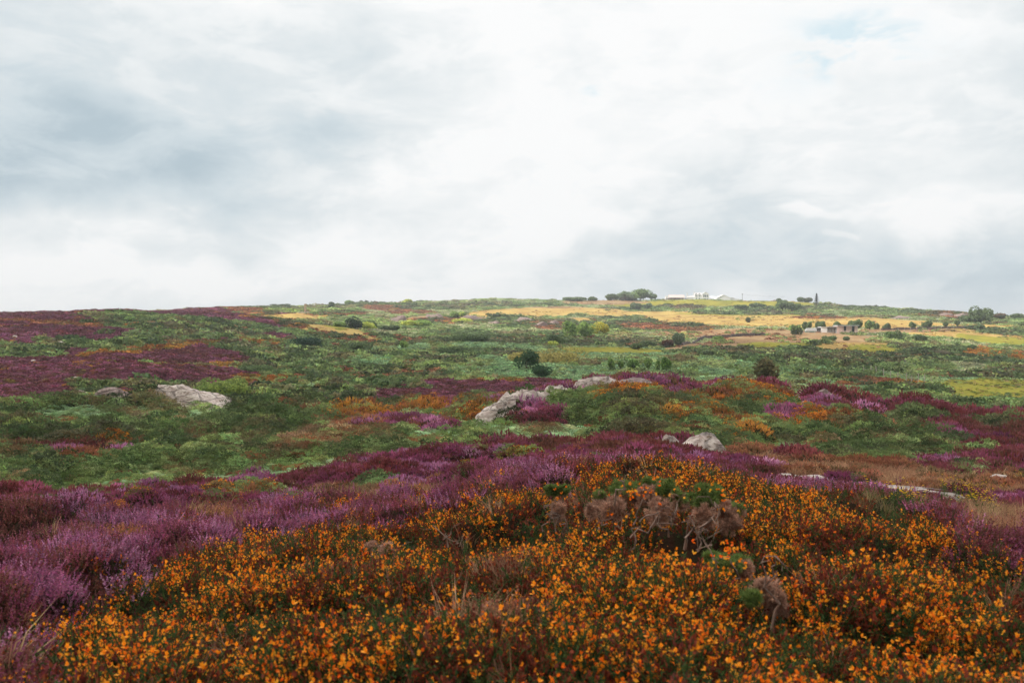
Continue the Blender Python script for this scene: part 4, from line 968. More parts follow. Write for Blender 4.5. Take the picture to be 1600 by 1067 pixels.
gnarled('tangled gorse bush with brown dead balls and bare twisted stems, left of the group', 7.6, (960, 850), [(955, 795, 30, 0, 0), (985, 772, 24, .5, .25), (925, 800, 14, 0, -.1), (938, 778, 16, .5, .2), (970, 765, 20, 1, .35)],
  [(985,880,1000,815,.010,-.25),(1000,850,980,812,.009,-.25),(985,840,1060,820,.009,-.25),(915,830,925,792,.010,-.15),(960,790,975,752,.009,-.15),(975,772,990,758,.007,-.15),(990,820,1010,785,.008,-.2),(975,880,985,845,.013,-.3)], 201, [(985,765,14,14),(960,815,18,14)])
gnarled('gorse bush with the largest round brown dead ball, middle of the group', 7.4, (1040, 850), [(1032, 800, 27, 0, -.1), (1045, 768, 26, 1, .2), (1010, 775, 20, 0, .2), (1060, 782, 20, .5, .1), (1018, 762, 22, 1, .3)],
  [(1045,838,1015,825,.010,-.2),(1050,822,1052,800,.008,-.2),(1000,815,1030,822,.008,-.25)], 231, [(1035,757,16,12),(1010,765,12,10)])
gnarled('gorse bush with green tuft above brown needles and thick bent stem, right of the group', 7.2, (1080, 860), [(1100, 778, 25, 1, 0), (1098, 808, 25, 0, -.05), (1128, 795, 26, 0, .25), (1140, 820, 20, 0, .2), (1118, 772, 18, 1, .1), (1150, 800, 18, .5, .3)],
  [(1070,858,1092,832,.014,-.2),(1092,832,1118,818,.012,-.2),(1118,815,1122,800,.008,-.22),(1100,832,1105,855,.008,-.2),(1090,862,1112,856,.008,-.25)], 261, [(1110,765,14,10),(1140,785,12,8)])
gnarled('small gorse bush with brown dead top, left of the tangled bush', 7.0, (875, 830), [(872, 798, 17, 0, 0), (862, 765, 14, 1, .1), (880, 765, 12, 1, .1)], [(848,830,865,815,.007,-.1),(868,820,868,800,.007,-.1),(850,795,860,815,.006,-.1)], 291, [(880,765,10,6)])
gnarled('green gorse bush with yellow blossoms, lower right of the bent stem', 5.6, (1130, 920), [(1135, 885, 28, 1, 0), (1115, 875, 18, 1, .1), (1155, 880, 20, 1, .1), (1165, 890, 16, 0, 0)], [(1115,925,1118,878,.006,-.2),(1138,925,1150,895,.006,-.2)], 321, [(1130,865,20,22),(1150,880,14,8)])
gnarled('brown dead gorse bush half green at its left, beside the dark hollow', 5.0, (1200, 950), [(1198, 925, 24, 0, 0), (1175, 935, 16, 1, -.1), (1215, 945, 20, 0, 0)], [(1205,985,1215,890,.009,-.15),(1210,900,1222,892,.006,-.15)], 351, [(1180,935,10,6)])
gnarled('small brown dead gorse with bleached twigs among the orange blossom', 6.0, (605, 880), [(602, 868, 22, 0, 0), (580, 858, 14, 0, .1)], [(622,882,618,860,.006,-.1),(700,855,715,845,.008,-.1),(716,848,722,866,.006,-.1),(695,842,705,850,.006,-.1)], 381)

# ------------------------------------------------------------------ buildings
M_WHITE = plain('white_render', (.86, .84, .83), .8, .06, 2)
M_ROOFL = plain('pale_slate', (.62, .60, .60), .7, .12, 3)
M_ROOFR = plain('pinkish_tiles', (.50, .33, .28), .8, .2, 3)
M_DARK = plain('dark_opening', (.03, .028, .03), .5, .2, 3)
M_GLASS = plain('window_glass', (.10, .13, .16), .15, .2, 1)
M_PINK = plain('weathered_pink_boards', (.66, .45, .40), .85, .25, 2)
M_GREY = plain('grey_sheet', (.62, .65, .67), .55, .15, 2)
M_TEAL = plain('green_panel', (.10, .20, .17), .5, .2, 2)
M_POST = plain('pale_post_wood', (.50, .42, .36), .8, .3, 8)
M_STONE = plain('dark_stone', (.15, .11, .10), .9, .5, 1.2, bump=.1)
def box(x0, x1, y0, y1, z0, z1):
    V = [(x0,y0,z0),(x1,y0,z0),(x1,y1,z0),(x0,y1,z0),(x0,y0,z1),(x1,y0,z1),(x1,y1,z1),(x0,y1,z1)]
    return V, [(3,2,1,0),(4,5,6,7),(0,1,5,4),(1,2,6,5),(2,3,7,6),(3,0,4,7)]
def gable(x0, x1, y0, y1, z0, z1, axis='x', th=.2, oh=.3):
    """pitched roof slab pair with ridge along the axis"""
    if axis == 'x':
        ym = (y0+y1)/2; P = [(y0-oh, z0-oh*(z1-z0)/(ym-y0)), (ym, z1), (y1+oh, z0-oh*(z1-z0)/(ym-y0))]
        V = [(x, y, z+d) for x in (x0-oh, x1+oh) for d in (0, th) for (y, z) in P]
    else:
        xm = (x0+x1)/2; P = [(x0-oh, z0-oh*(z1-z0)/(xm-x0)), (xm, z1), (x1+oh, z0-oh*(z1-z0)/(xm-x0))]
        V = [(x, y, z+d) for y in (y0-oh, y1+oh) for d in (0, th) for (x, z) in P]
    return V, [(0,1,4,3),(1,2,5,4),(6,9,10,7),(7,10,11,8),(3,4,10,9),(4,5,11,10),(0,6,7,1),(1,7,8,2),(0,3,9,6),(2,8,11,5)]
def house_shell(x0, x1, y0, y1, h, rise, axis):
    V, Fc = box(x0, x1, y0, y1, -4, h)
    if axis == 'x':
        n = len(V); ym = (y0+y1)/2; V = V+[(x0, ym, h+rise), (x1, ym, h+rise)]; Fc = Fc+[(4, 7, n), (5, n+1, 6)]
    else:
        n = len(V); xm = (x0+x1)/2; V = V+[(xm, y0, h+rise), (xm, y1, h+rise)]; Fc = Fc+[(4, n, 5), (7, 6, n+1)]
    return V, Fc
def windows(parent, lst, y, mat_frame=M_WHITE):
    for (x, z, w, h) in lst:
        f = mesh_obj('window', join_geo([box(x-w/2-.1, x+w/2+.1, y-.08, y-.003, z-.1, z), box(x-w/2-.1, x+w/2+.1, y-.08, y-.003, z+h, z+h+.1), box(x-w/2-.1, x-w/2, y-.08, y-.003, z, z+h), box(x+w/2, x+w/2+.1, y-.08, y-.003, z, z+h)]), mat_frame, parent)
        mesh_obj('pane', box(x-w/2, x+w/2, y-.05, y-.004, z, z+h), M_GLASS, f)
def chimney(parent, x, y, z0, z1, s=.5): mesh_obj('chimney', join_geo([box(x-s, x+s, y-s, y+s, z0, z1), box(x-s-.12, x+s+.12, y-s-.12, y+s+.12, z1, z1+.2)]), M_WHITE, parent)
HD = 800.; SC1 = HD/F   # metres per photo pixel out there
def hpos(px): loc, _ = at(px, None, HD); return loc
def top_z(py): return (PY0-py)*SC1
# villa
b0 = hpos(1094); b0.z = top_z(469.0)
e = empty('white_villa', b0, 'two storey white villa with gabled bay on the skyline', 'house'); e.scale = (.68, .68, .95)
mesh_obj('wall', house_shell(-6.5, 2.5, 0, 8, 4.0, 2.2, 'x'), M_WHITE, e); mesh_obj('roof', gable(-6.5, 2.5, 0, 8, 4.0, 6.2, 'x'), M_ROOFL, e)
w2 = mesh_obj('gabled_bay', house_shell(2.6, 10.2, -1.2, 8.5, 4.8, 2.0, 'y'), M_WHITE, e); mesh_obj('roof', gable(2.6, 10.2, -1.2, 8.5, 4.8, 6.8, 'y'), M_ROOFL, w2)
mesh_obj('side_wing', house_shell(-15.5, -6.6, .5, 6, 2.2, 1.6, 'x'), M_WHITE, e); mesh_obj('wing_roof', gable(-15.5, -6.6, .5, 6, 2.2, 3.8, 'x'), M_ROOFL, e)
for x in (-4.6, -.6):
    dm = mesh_obj('dormer', house_shell(x-1.3, x+1.3, -.15, 3.2, 4.4, 1.2, 'y'), M_WHITE, e); mesh_obj('dormer_roof', gable(x-1.3, x+1.3, -.2, 3.2, 4.4, 5.6, 'y', .15, .2), M_DARK, dm)
windows(e, [(-4.6, 3.0, 1.2, 1.2), (-.6, 3.0, 1.2, 1.2), (-4.6, .6, 1.3, 1.3), (-1, .6, 1.3, 1.3)], -.15)
windows(e, [(4.3, 2.6, 1.5, 1.9), (6.4, 2.6, 1.7, 1.9), (8.6, 2.6, 1.3, 1.9), (4.3, .2, 1.0, 1.2), (6.4, .2, 1.0, 1.2), (8.6, .2, 1.0, 1.2)], -1.2)
chimney(e, -14.8, 3, 2.5, 6.2); chimney(e, -6.2, 4, 5.5, 7.2)
# bungalow
b0 = hpos(1054); b0.z = top_z(468.6)
e = empty('white_bungalow', b0, 'long low white bungalow with pale pink roof left of the villa', 'house'); e.scale = (.74, .74, .8)
mesh_obj('wall', house_shell(-6, 11, 0, 8, 2.4, 2.6, 'x'), M_WHITE, e); mesh_obj('roof', gable(-6, 11, 0, 8, 2.4, 5.0, 'x'), plain('pale_pink_tiles', (.66, .55, .52), .8, .1, 2), e)
mesh_obj('annex', house_shell(-9.5, -6.1, 1, 7, 2.8, 1.4, 'y'), M_WHITE, e); chimney(e, -8.9, 3, 3, 5.0, .35)
windows(e, [(-3, .8, 1.8, 1.1), (1, .8, 1.8, 1.1), (5, .8, 1.8, 1.1), (9, .8, 1.2, 1.1)], 0)
loc = hpos(1054); hd = empty('hedge', Vector((loc.x, loc.y-3, b0.z)), 'low brown hedge in front of the white bungalow', 'hedge')
crown('foliage', hd, 12, 1.6, 1.5, 900, BR, .35, 14, 5)
# long barn
b0 = hpos(1124); b0.z = top_z(468.8)
e = empty('white_barn', b0, 'white barn with a broad pale gabled roof right of the villa', 'barn')
mesh_obj('wall', house_shell(-2, 9, 0, 16, 1.5, 2.6, 'y'), M_WHITE, e); mesh_obj('roof', gable(-2, 9, 0, 16, 1.5, 4.1, 'y'), M_WHITE, e)
mesh_obj('lean_to', house_shell(-9.5, -2.1, 2, 12, .9, 2.2, 'x'), M_WHITE, e); mesh_obj('lean_to_roof', gable(-9.5, -2.1, 2, 12, .9, 3.1, 'x'), M_WHITE, e)
e = empty('white_shed', Vector((hpos(1145).x, HD+2, b0.z-.2)), 'small low white shed right of the white barn', 'shed')
mesh_obj('wall', house_shell(-3, 3, 0, 6, .9, 1.3, 'y'), M_WHITE, e); mesh_obj('roof', gable(-3, 3, 0, 6, .9, 2.2, 'y'), M_ROOFL, e)
mesh_obj('lean_to', house_shell(3.1, 7, 1, 6, .6, 1.0, 'y'), M_WHITE, e)
# utility pole and lines
loc = hpos(1160); loc.z = top_z(470)
e = empty('utility_pole', loc, 'thin wooden utility pole on the skyline with two wires', 'pole')
mesh_obj('pole', tube_geo([(0, 0, -2), (0, 0, 6)], [.17, .13]), M_BARK, e); mesh_obj('crossarm', box(-.7, .7, -.08, .08, 5.3, 5.5), M_BARK, e)
for dz in (5.5, 4.9): mesh_obj('wire', tube_geo([(0, 0, dz), (9, -1, dz-1.0), (20, -2, dz-1.7), (33, -4, dz-2.2)], [.025]*4, 4), M_DARK, e)
# stable
ST, D = at(1322, 520); SS = D/F
def sp(px): return (px-1322)*SS
e = empty('stable', ST, 'pinkish boarded stable with flat roof and two dark doorways', 'stable')
y0, y1 = 0, 4.5; H = 14*SS
x0, x1 = sp(1309), sp(1340.5); d1, d2 = (sp(1318.5), sp(1322.5)), (sp(1331), sp(1335.5))
mesh_obj('wall', join_geo([box(x0, d1[0], y0, y0+.15, -1, H), box(d1[1], d2[0], y0, y0+.15, -1, H), box(d2[1], x1, y0, y0+.15, -1, H), box(d1[0], d1[1], y0, y0+.15, -1, H*.42), box(x0, x0+.15, y0+.15, y1, -1, H), box(x1-.15, x1, y0+.15, y1, -1, H), box(x0+.15, x1-.15, y1-.15, y1, -1, H)]), M_PINK, e)
mesh_obj('doorway', box(d1[0], d1[1], y0+.3, y0+.4, 0, H), M_DARK, e); mesh_obj('doorway', box(d2[0], d2[1], y0+.3, y0+.4, -.5, H), M_DARK, e)
mesh_obj('roof', join_geo([box(x0-.25, x1+.35, y0-.6, y1+.2, H+.003, H+.18)]), M_GREY, e)
e = empty('open_shelter', ST+Vector((sp(1296), .4, 0)), 'white open fronted field shelter joined to the left of the stable', 'shelter')
s0, s1 = sp(1284)-sp(1296), sp(1308.5)-sp(1296)
mesh_obj('wall', join_geo([box(s0, s0+4*SS*2.2, 0, .12, -1, H*.86), box(s0, s0+.12, .12, 4, -1, H*.86), box(s1-.12, s1, .12, 4, -1, H*.86), box(s0+.12, s1-.12, 3.88, 4, -1, H*.86)]), M_WHITE, e)
for k in range(4): mesh_obj('post', box(s0+(9+4.6*k)*SS, s0+(9+4.6*k)*SS+.12, -.02, .1, -1, H*.86), M_GREY, e)
mesh_obj('roof', box(s0-.2, s1+.1, -.3, 4.1, H*.86+.003, H*.86+.15), M_ROOFL, e)
e = empty('dark_shed', ST+Vector((sp(1281.5), .9, 0)), 'narrow dark open shed between the trailer and the shelter', 'shed')
mesh_obj('wall', box(-2.6*SS, 2.6*SS, 0, 3, -1, H*.78), M_DARK, e); mesh_obj('roof', box(-3*SS, 3*SS, -.2, 3.1, H*.78+.003, H*.78+.1), M_GREY, e)
tp = ST+Vector((sp(1268.5), .2, 0))
e = empty('horse_trailer', tp, 'grey and green horse trailer parked left of the sheds', 'trailer')
tw = 8.2*SS
bd = mesh_obj('body', box(-tw, tw, 0, 2.0, .55, H*.42), M_TEAL, e)
arc = [(-tw, H*.42+.003), (-tw, H*.62), (-tw*.9, H*.72), (-tw*.6, H*.77), (tw*.6, H*.77), (tw*.9, H*.72), (tw, H*.62), (tw, H*.42+.003)]
nA = len(arc); V = [(x, 0, z) for x, z in arc]+[(x, 2.0, z) for x, z in arc]
mesh_obj('roof', (V, [tuple(range(nA)), tuple(reversed(range(nA, 2*nA)))]+[(i, i+nA, (i+1) % nA+nA, (i+1) % nA) for i in range(nA)]), M_GREY, e)
for wx in (-.5, .5):
    mesh_obj('wheel', tube_geo([(wx, -.05, .33), (wx, .2, .33)], [.34, .34], 14), M_DARK, e)
mesh_obj('drawbar', box(-tw-1.1, -tw, .95, 1.05, .5, .6), M_GREY, e)
# fences
def fence(name, label, pts, ph, rails, group=None, pw=.07, post_every=1):
    P = [at(px, py)[0] for px, py in pts]; b = P[0]
    e = empty(name, b, label, 'fence', group)
    for i, p in enumerate(P):
        q = p-b; tl = random.uniform(-.12, .12)*ph
        mesh_obj('post', tube_geo([q+Vector((0, 0, -.3)), q+Vector((tl, 0, ph*random.uniform(.85, 1.1)))], [pw, pw*.85], 6), M_POST, e)
    for i in range(len(P)-1):
        for rz in rails:
            mesh_obj('rail' if pw > .06 else 'wire', tube_geo([P[i]-b+Vector((0, 0, rz)), P[i+1]-b+Vector((0, 0, rz))], [.055 if pw > .06 else .012]*2, 4), M_POST, e)
random.seed(3)
fence('rail_fence', 'pale wooden rail fence running in front of the stable', [(1236+i*9.4, 521.5+.3*i*.4) for i in range(18)], 1.25, (.55, 1.05), pw=.09)
fence('paddock_fence', 'thin pale wire fence crossing the golden field', [(1366+i*9.5, 521+(-.35)*i) for i in range(14)], 1.7, (.6, 1.2), pw=.055)
fence('broken_fence', 'leaning pale posts of a wire fence above the lime field', [(1350, 588), (1360, 588), (1370, 588), (1381, 590), (1392, 592), (1402, 593), (1416, 596), (1424, 597), (1434, 598), (1445, 599), (1456, 600)], 1.35, (.9,), pw=.05)
def wall(label, pts, h, w, seed, mat):
    P = []
    for i in range(len(pts)-1):
        for k in range(14): t = k/14; P.append((pts[i][0]*(1-t)+pts[i+1][0]*t, pts[i][1]*(1-t)+pts[i+1][1]*t))
    P.append(pts[-1]); G = [at(*p)[0] for p in P]; b = G[0]; rs = random.Random(seed); L = []
    for i in range(len(G)-1):
        a = G[i]-b; c = G[i+1]-b; hh = h*rs.uniform(.75, 1.15); d = (c-a).normalized(); s = Vector((-d.y, d.x, 0))*w/2
        V = [a-s+Vector((0,0,-.5)), c-s+Vector((0,0,-.5)), c+s+Vector((0,0,-.5)), a+s+Vector((0,0,-.5)), a-s*.7+Vector((0,0,hh)), c-s*.7+Vector((0,0,hh*.95)), c+s*.7+Vector((0,0,hh*.95)), a+s*.7+Vector((0,0,hh))]
        L.append((V, [(3,2,1,0),(4,5,6,7),(0,1,5,4),(1,2,6,5),(2,3,7,6),(3,0,4,7)]))
    o = mesh_obj('stone_wall', join_geo(L), mat); o.location = b; return tag(o, label, 'wall')
wall('low dark stone wall crossing the slope below the golden field', [(1066, 537), (1100, 530), (1150, 526), (1195, 524)], .9, .7, 3, M_STONE)
wall('dark stone wall along the top of the field right of the stable', [(1378, 516), (1430, 515), (1480, 513), (1525, 512)], .9, .7, 4, M_STONE)
# distant pillar and wall on the left
p0 = at(477, 489)[0]
o = mesh_obj('stone_pillar', join_geo([box(-.42, .42, -.4, .4, -1, 3.6), box(-.5, .5, -.48, .48, 3.603, 3.8)]), plain('sandy_stone', (.42, .30, .20), .9, .3, 2)); o.location = p0; tag(o, 'tall sandy stone pillar at the end of the long wall on the left', 'pillar')
wall('long low pale wall beside the sandy pillar', [(466, 489), (490, 489), (512, 489)], .5, .6, 9, plain('pale_wall_stone', (.55, .45, .36), .9, .2, 2))

# worn tracks and stony scrapes, laid as strips on the soil
M_PATH = plain('stony_soil', (.50, .41, .36), .95, .45, 5, bump=.03)
def strip(label, pts, w, ds=None):
    P = []
    for i in range(len(pts)-1):
        for k in range(10):
            t = k/10; P.append((pts[i][0]*(1-t)+pts[i+1][0]*t, pts[i][1]*(1-t)+pts[i+1][1]*t, None if ds is None else ds[i]*(1-t)+ds[i+1]*t))
    G = [at(a, b_, d_)[0] for a, b_, d_ in P]; rs = random.Random(int(pts[0][0])); V = []; Fc = []
    for i, g in enumerate(G):
        d = (G[min(i+1, len(G)-1)]-G[max(i-1, 0)]); d.z = 0; d.normalize(); n_ = Vector((-d.y, d.x, 0)); ww = w*rs.uniform(.35, .6)*(1 if 1 < i < len(G)-2 else .4)
        KEEP.append((g.x, g.y, w*.55)); KEEP.append((g.x, g.y-w*.5, w*.45))
        for j in range(5):
            p = g+n_*ww*(j/2-1); p.z = float(ground_z(p.x, p.y)[0])+.03; V.append(p)
    for i in range(len(G)-1):
        for j in range(4): Fc.append((i*5+j, i*5+j+1, i*5+j+6, i*5+j+5))
    tag(mesh_obj('path', (V, Fc), M_PATH, smooth=True), label, 'path', kind='structure')
strip('narrow worn track running up between dark heather on the right', [(1412, 672), (1396, 655), (1386, 640), (1380, 628)], 1.2, [43, 49, 56, 66])
strip('pale scrape beside the low rock on the ridge at right', [(1238, 600), (1250, 610), (1268, 622)], 1.6, [66, 60, 54])
strip('thin bare line along the heather edge at right', [(1315, 630), (1345, 636), (1372, 645)], 1.4, [58, 55, 51])
strip('stony bare strip behind the gorse, left part', [(1215, 742), (1265, 744), (1310, 746)], 1.5)
strip('stony bare strip behind the gorse, right part', [(1355, 757), (1400, 764), (1460, 770)], 1.5)
strip('pale bare strip near the right edge of the heath', [(1530, 742), (1570, 747), (1610, 752)], 1.5)
strip('thin pale track at the right among dark heather', [(1525, 700), (1565, 706), (1600, 707)], 1.0)

# daisies
dd = dict(p=[], i=[], r=[], s=[], t=[])
for (cx, cy, sx, sy, k) in [(1520, 775, 36, 8, 70), (1415, 790, 34, 6, 26), (1545, 790, 20, 8, 16), (1590, 750, 8, 4, 5)]:
    for i in range(k):
        p, D = at(cx+R.normal(0, sx*.6), cy+R.normal(0, sy))
        dd['p'].append(np.array([[*p]])); dd['i'].append(np.array([PI['daisy_stem0']])); dd['r'].append(np.array([[0, 0, R.uniform(0, 6)]])); s = R.uniform(.45, .8); dd['s'].append(np.array([[s]*3])); dd['t'].append(np.array([[1, 1, 1, 1]]))
OBJ['daisies'] = dd

build_scatter()
finish_scatter()

# ------------------------------------------------------------------ sky
SUN_EL, SUN_AZ = 38., -106.      # degrees; bearing clockwise from the view direction
W = bpy.data.worlds.new('World'); SC.world = W; W.use_nodes = True
nt = W.node_tree; nt.nodes.clear()
wout = nt.nodes.new('ShaderNodeOutputWorld')
sky = N(nt, 'ShaderNodeTexSky', sky_type='NISHITA', sun_disc=False, sun_elevation=rad(SUN_EL), sun_rotation=rad(SUN_AZ % 360))
tc = N(nt, 'ShaderNodeTexCoord')
def M(op, a, b=None, c=None, clamp=False):
    n = nt.nodes.new('ShaderNodeMath'); n.operation = op; n.use_clamp = clamp
    for i, v in enumerate((a, b, c)):
        if v is None: continue
        if hasattr(v, 'node'): nt.links.new(v, n.inputs[i])
        else: n.inputs[i].default_value = v
    return n.outputs[0]
sx = N(nt, 'ShaderNodeSeparateXYZ'); nt.links.new(tc.outputs['Generated'], sx.inputs[0])
X, Y, Zc = sx.outputs
az = M('MULTIPLY', M('ARCTAN2', X, Y), 57.2958); el = M('MULTIPLY', M('ARCSINE', Zc), 57.2958)
# cloud-sheet coordinates give streaks that flatten towards the horizon
cb = N(nt, 'ShaderNodeCombineXYZ'); den = M('ADD', M('MAXIMUM', Zc, 0), .16)
nt.links.new(M('DIVIDE', X, den), cb.inputs[0]); nt.links.new(M('DIVIDE', Y, den), cb.inputs[1])
def noise(vec, scale, detail, rough, off=0, dist=0):
    n = N(nt, 'ShaderNodeTexNoise', noise_dimensions='3D'); n.inputs['Scale'].default_value = scale; n.inputs['Detail'].default_value = detail; n.inputs['Roughness'].default_value = rough; n.inputs['Distortion'].default_value = dist
    mp = N(nt, 'ShaderNodeMapping'); mp.inputs['Location'].default_value = (off, off*.7, off*.3); nt.links.new(vec, mp.inputs[0]); nt.links.new(mp.outputs[0], n.inputs['Vector'])
    return n
nA_ = noise(cb.outputs[0], 1.15, 9, .55, 3.1, .3); nB = noise(tc.outputs['Generated'], 5.0, 8, .55, 1.7, .5); nW = noise(tc.outputs['Generated'], 4.5, 4, .6, 5.0)
ws = N(nt, 'ShaderNodeSeparateXYZ'); nt.links.new(nW.outputs['Color'], ws.inputs[0])
azw = M('ADD', az, M('MULTIPLY', M('SUBTRACT', ws.outputs[0], .5), 11.)); elw = M('ADD', el, M('MULTIPLY', M('SUBTRACT', ws.outputs[1], .5), 7.))
def blob(px, py, rx, ry, amp, hard=1.0):
    a0 = math.degrees(math.atan((px-PX0)/F)); e0 = math.degrees(math.atan((PY0-py)/F*math.cos(rad(a0))))
    ra = math.degrees(rx/F); re = math.degrees(ry/F)
    dx = M('MULTIPLY', M('SUBTRACT', azw, a0), 1/ra); dy = M('MULTIPLY', M('SUBTRACT', elw, e0), 1/re)
    q = M('ADD', M('MULTIPLY', dx, dx), M('MULTIPLY', dy, dy))
    if hard > 1: q = M('POWER', q, hard)
    return M('MULTIPLY', M('EXPONENT', M('MULTIPLY', q, -1.0)), amp)
acc = .80
for b in [(90,240,300,80,-.38,1),(-60,90,330,200,-.24,1),(330,120,520,120,-.12,1),(400,215,240,50,-.20,2),(420,335,110,60,-.20,2),(150,350,300,26,.20,1),(60,418,330,30,.26,1),(280,440,220,14,.10,1),(560,400,170,26,.20,1),(960,150,330,190,.24,1),(880,330,220,70,.10,1),
          (1190,320,140,80,-.26,2),(1500,430,380,55,-.40,1),(1250,420,280,45,-.18,1),(1000,460,250,36,-.12,1),(1620,110,120,190,-.20,1),(1640,380,140,50,-.14,1),(975,360,90,20,.22,2),(1310,325,52,10,.30,2),(1335,366,16,8,.2,2),(1460,300,120,60,.14,1),(640,60,200,60,-.06,1),
          (1100,-400,900,300,.30,1)]:
    acc = M('ADD', acc, blob(b[0], b[1], b[2], b[3], b[4]*(1.12 if b[4] < 0 else 1.1), b[5]))
acc = M('ADD', acc, M('MULTIPLY', M('SUBTRACT', nA_.outputs[0], .5), .70))
acc = M('ADD', acc, M('MULTIPLY', M('SUBTRACT', nB.outputs[0], .5), .60))
mpC = N(nt, 'ShaderNodeMapping'); mpC.inputs['Scale'].default_value = (1, 1, 2.2); mpC.inputs['Rotation'].default_value = (0, rad(-9), 0); nt.links.new(tc.outputs['Generated'], mpC.inputs[0])
nC = noise(mpC.outputs[0], 11, 12, .60, 9.3, .35)
acc = M('ADD', acc, M('MULTIPLY', M('SUBTRACT', nC.outputs[0], .5), .85))
edge_ = N(nt, 'ShaderNodeMapRange', interpolation_type='SMOOTHSTEP'); edge_.inputs[1].default_value = .47; edge_.inputs[2].default_value = .58; nt.links.new(nC.outputs[0], edge_.inputs[0])
acc = M('ADD', acc, M('MULTIPLY', M('SUBTRACT', edge_.outputs[0], .5), .07))
acc = M('MAXIMUM', M('MINIMUM', acc, 1.0), 0)
rp = N(nt, 'ShaderNodeValToRGB'); cr = rp.color_ramp
cr.elements[0].position = 0; cr.elements[0].color = (.47, .575, .64, 1)
cr.elements[1].position = 1; cr.elements[1].color = (.985, .99, .99, 1)
for p, c in ((.3, (.64, .725, .77)), (.55, (.76, .815, .84)), (.78, (.88, .91, .92))):
    x_ = cr.elements.new(p); x_.color = (*c, 1)
nt.links.new(acc, rp.inputs[0])
# gaps of blue
gap = M('ADD', M('ADD', blob(1345,45,70,45,1.1,2), blob(930,118,24,12,.95,2)), M('ADD', blob(1420,80,60,22,.5), blob(1280,70,60,50,.45)))
gap = M('MULTIPLY', gap, M('MULTIPLY', M('SUBTRACT', nC.outputs[0], .47), 7.0, clamp=True), clamp=True)
skc = N(nt, 'ShaderNodeVectorMath', operation='MULTIPLY'); nt.links.new(sky.outputs[0], skc.inputs[0]); skc.inputs[1].default_value = (.55, .95, 1.0)
cl = N(nt, 'ShaderNodeVectorMath', operation='SCALE'); nt.links.new(rp.outputs[0], cl.inputs[0]); cl.inputs['Scale'].default_value = 10.2   # the Background strength is 0.1
f_ = M('MULTIPLY', gap, .6)
cm = mixc(nt, cl.outputs[0], mixc(nt, skc.outputs[0], (5.9, 8.2, 9.2), .9), f_)
back = M('ADD', M('MULTIPLY', M('ADD', M('MULTIPLY', Y, .5), .5, clamp=True), .62), .38)   # unseen sky dimmed behind the viewer to darken near sides
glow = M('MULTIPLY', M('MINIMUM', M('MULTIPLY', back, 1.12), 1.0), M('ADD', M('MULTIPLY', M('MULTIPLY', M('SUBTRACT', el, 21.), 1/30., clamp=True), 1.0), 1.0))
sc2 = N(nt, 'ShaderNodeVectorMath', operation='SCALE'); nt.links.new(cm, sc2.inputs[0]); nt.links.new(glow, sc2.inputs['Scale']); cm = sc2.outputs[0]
bg = N(nt, 'ShaderNodeBackground'); bg.inputs['Strength'].default_value = .1
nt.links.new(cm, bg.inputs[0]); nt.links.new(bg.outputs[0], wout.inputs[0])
sl = bpy.data.lights.new('sun', 'SUN'); sl.energy = 5.0; sl.angle = rad(3); sl.color = (1, .93, .82)
so = bpy.data.objects.new('sun', sl); COL.objects.link(so)
a_, e_ = rad(SUN_AZ), rad(SUN_EL)
dirv = Vector((math.sin(a_)*math.cos(e_), math.cos(a_)*math.cos(e_), math.sin(e_)))
so.rotation_euler = (-dirv).to_track_quat('-Z', 'Y').to_euler()

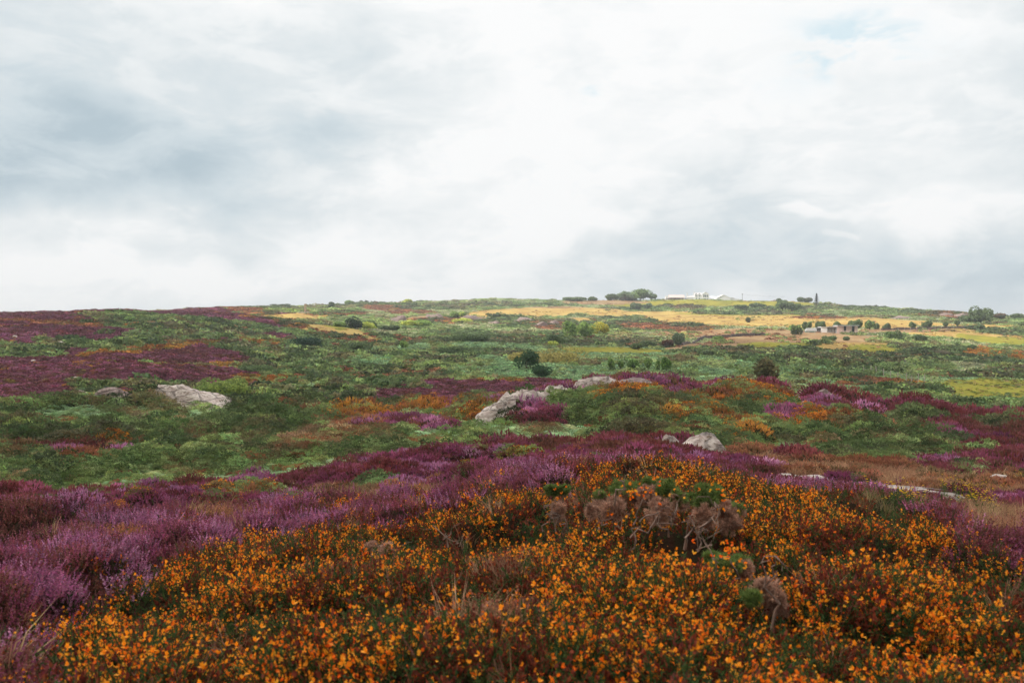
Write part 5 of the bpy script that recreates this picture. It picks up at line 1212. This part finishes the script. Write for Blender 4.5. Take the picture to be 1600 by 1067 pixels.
# an unseen cloud added to keep the near slopes out of the sun (it hangs above the top of the frame)
def added_cloud():
    h = 420.; off = h/math.tan(rad(SUN_EL)); ox, oy = off*math.sin(rad(SUN_AZ)), off*math.cos(rad(SUN_AZ))
    nx, ny = 90, 70; gx = np.linspace(-700, 620, nx); gy = np.linspace(-420, 420, ny); X_, Y_ = np.meshgrid(gx, gy)
    # far edge of the shade: 300 m out on the left, 235 m on the right
    edge = 330-.0*X_ + 40*(fbm(X_/90, Y_/90, 808, 3)-.5)*2 - 95*sstep(-60, 160, X_) + 130*sstep(60, 260, -X_)
    prof = np.clip((edge-Y_)/60, 0, 1)*np.clip((Y_+420)/80, 0, 1)*np.clip((700+X_)/80, 0, 1)*np.clip((620-X_)/80, 0, 1)
    th = prof**.5*(18+16*fbm(X_/60, Y_/60, 811, 4))
    up = np.stack([X_+ox, Y_+oy, h+th], -1).reshape(-1, 3); dn = np.stack([X_+ox, Y_+oy, h-th*.4], -1).reshape(-1, 3)
    ix = np.arange(nx*ny).reshape(ny, nx); keep = (prof[:-1, :-1]+prof[1:, 1:]+prof[:-1, 1:]+prof[1:, :-1] > 0)
    q = np.stack([ix[:-1, :-1], ix[:-1, 1:], ix[1:, 1:], ix[1:, :-1]], -1)[keep]
    m, nt, out = nmat('added_cloud'); t = N(nt, 'ShaderNodeBsdfTransparent'); l = N(nt, 'ShaderNodeBsdfTranslucent'); l.inputs[0].default_value = (.95, .95, .95, 1)
    mx = N(nt, 'ShaderNodeMixShader'); mx.inputs[0].default_value = CLOUD_OPACITY; nt.links.new(t.outputs[0], mx.inputs[1]); nt.links.new(l.outputs[0], mx.inputs[2]); nt.links.new(mx.outputs[0], out.inputs[0])
    o = link('added_cloud', new_mesh('added_cloud', np.vstack([up, dn]), [q, q[:, ::-1]+nx*ny], [m], smooth=True)); tag(o, 'broad soft unseen cover added overhead for shading the near slopes', 'added_cloud', kind='structure')
CLOUD_OPACITY = .70
added_cloud()
HAZE = .0003
if HAZE:
    m, nt2, out = nmat('haze'); pv = N(nt2, 'ShaderNodeVolumePrincipled'); pv.inputs['Color'].default_value = (.93, .96, 1, 1); pv.inputs['Density'].default_value = HAZE; pv.inputs['Anisotropy'].default_value = .3
    nt2.links.new(pv.outputs[0], out.inputs['Volume'])
    o = mesh_obj('haze', box(-3800, 3800, -3800, 3800, -60, 75), m); tag(o, 'thin pale haze lying over the far slopes', 'haze', kind='stuff')

# ------------------------------------------------------------------ camera
cam = bpy.data.cameras.new('camera'); co = bpy.data.objects.new('camera', cam); COL.objects.link(co); SC.camera = co
cam.sensor_width = 36; cam.lens = 35; cam.clip_start = .05; cam.clip_end = 9000
co.location = (0, 0, 0); co.rotation_euler = (rad(90), 0, 0)
cam.dof.use_dof = True; cam.dof.focus_distance = 22; cam.dof.aperture_fstop = 6.3
SC.view_settings.view_transform = 'Standard'; SC.view_settings.look = 'None'; SC.view_settings.exposure = 0; SC.view_settings.gamma = 1
SC.cycles.max_bounces = 6; SC.cycles.diffuse_bounces = 3; SC.cycles.transparent_max_bounces = 4; SC.cycles.use_denoising = True
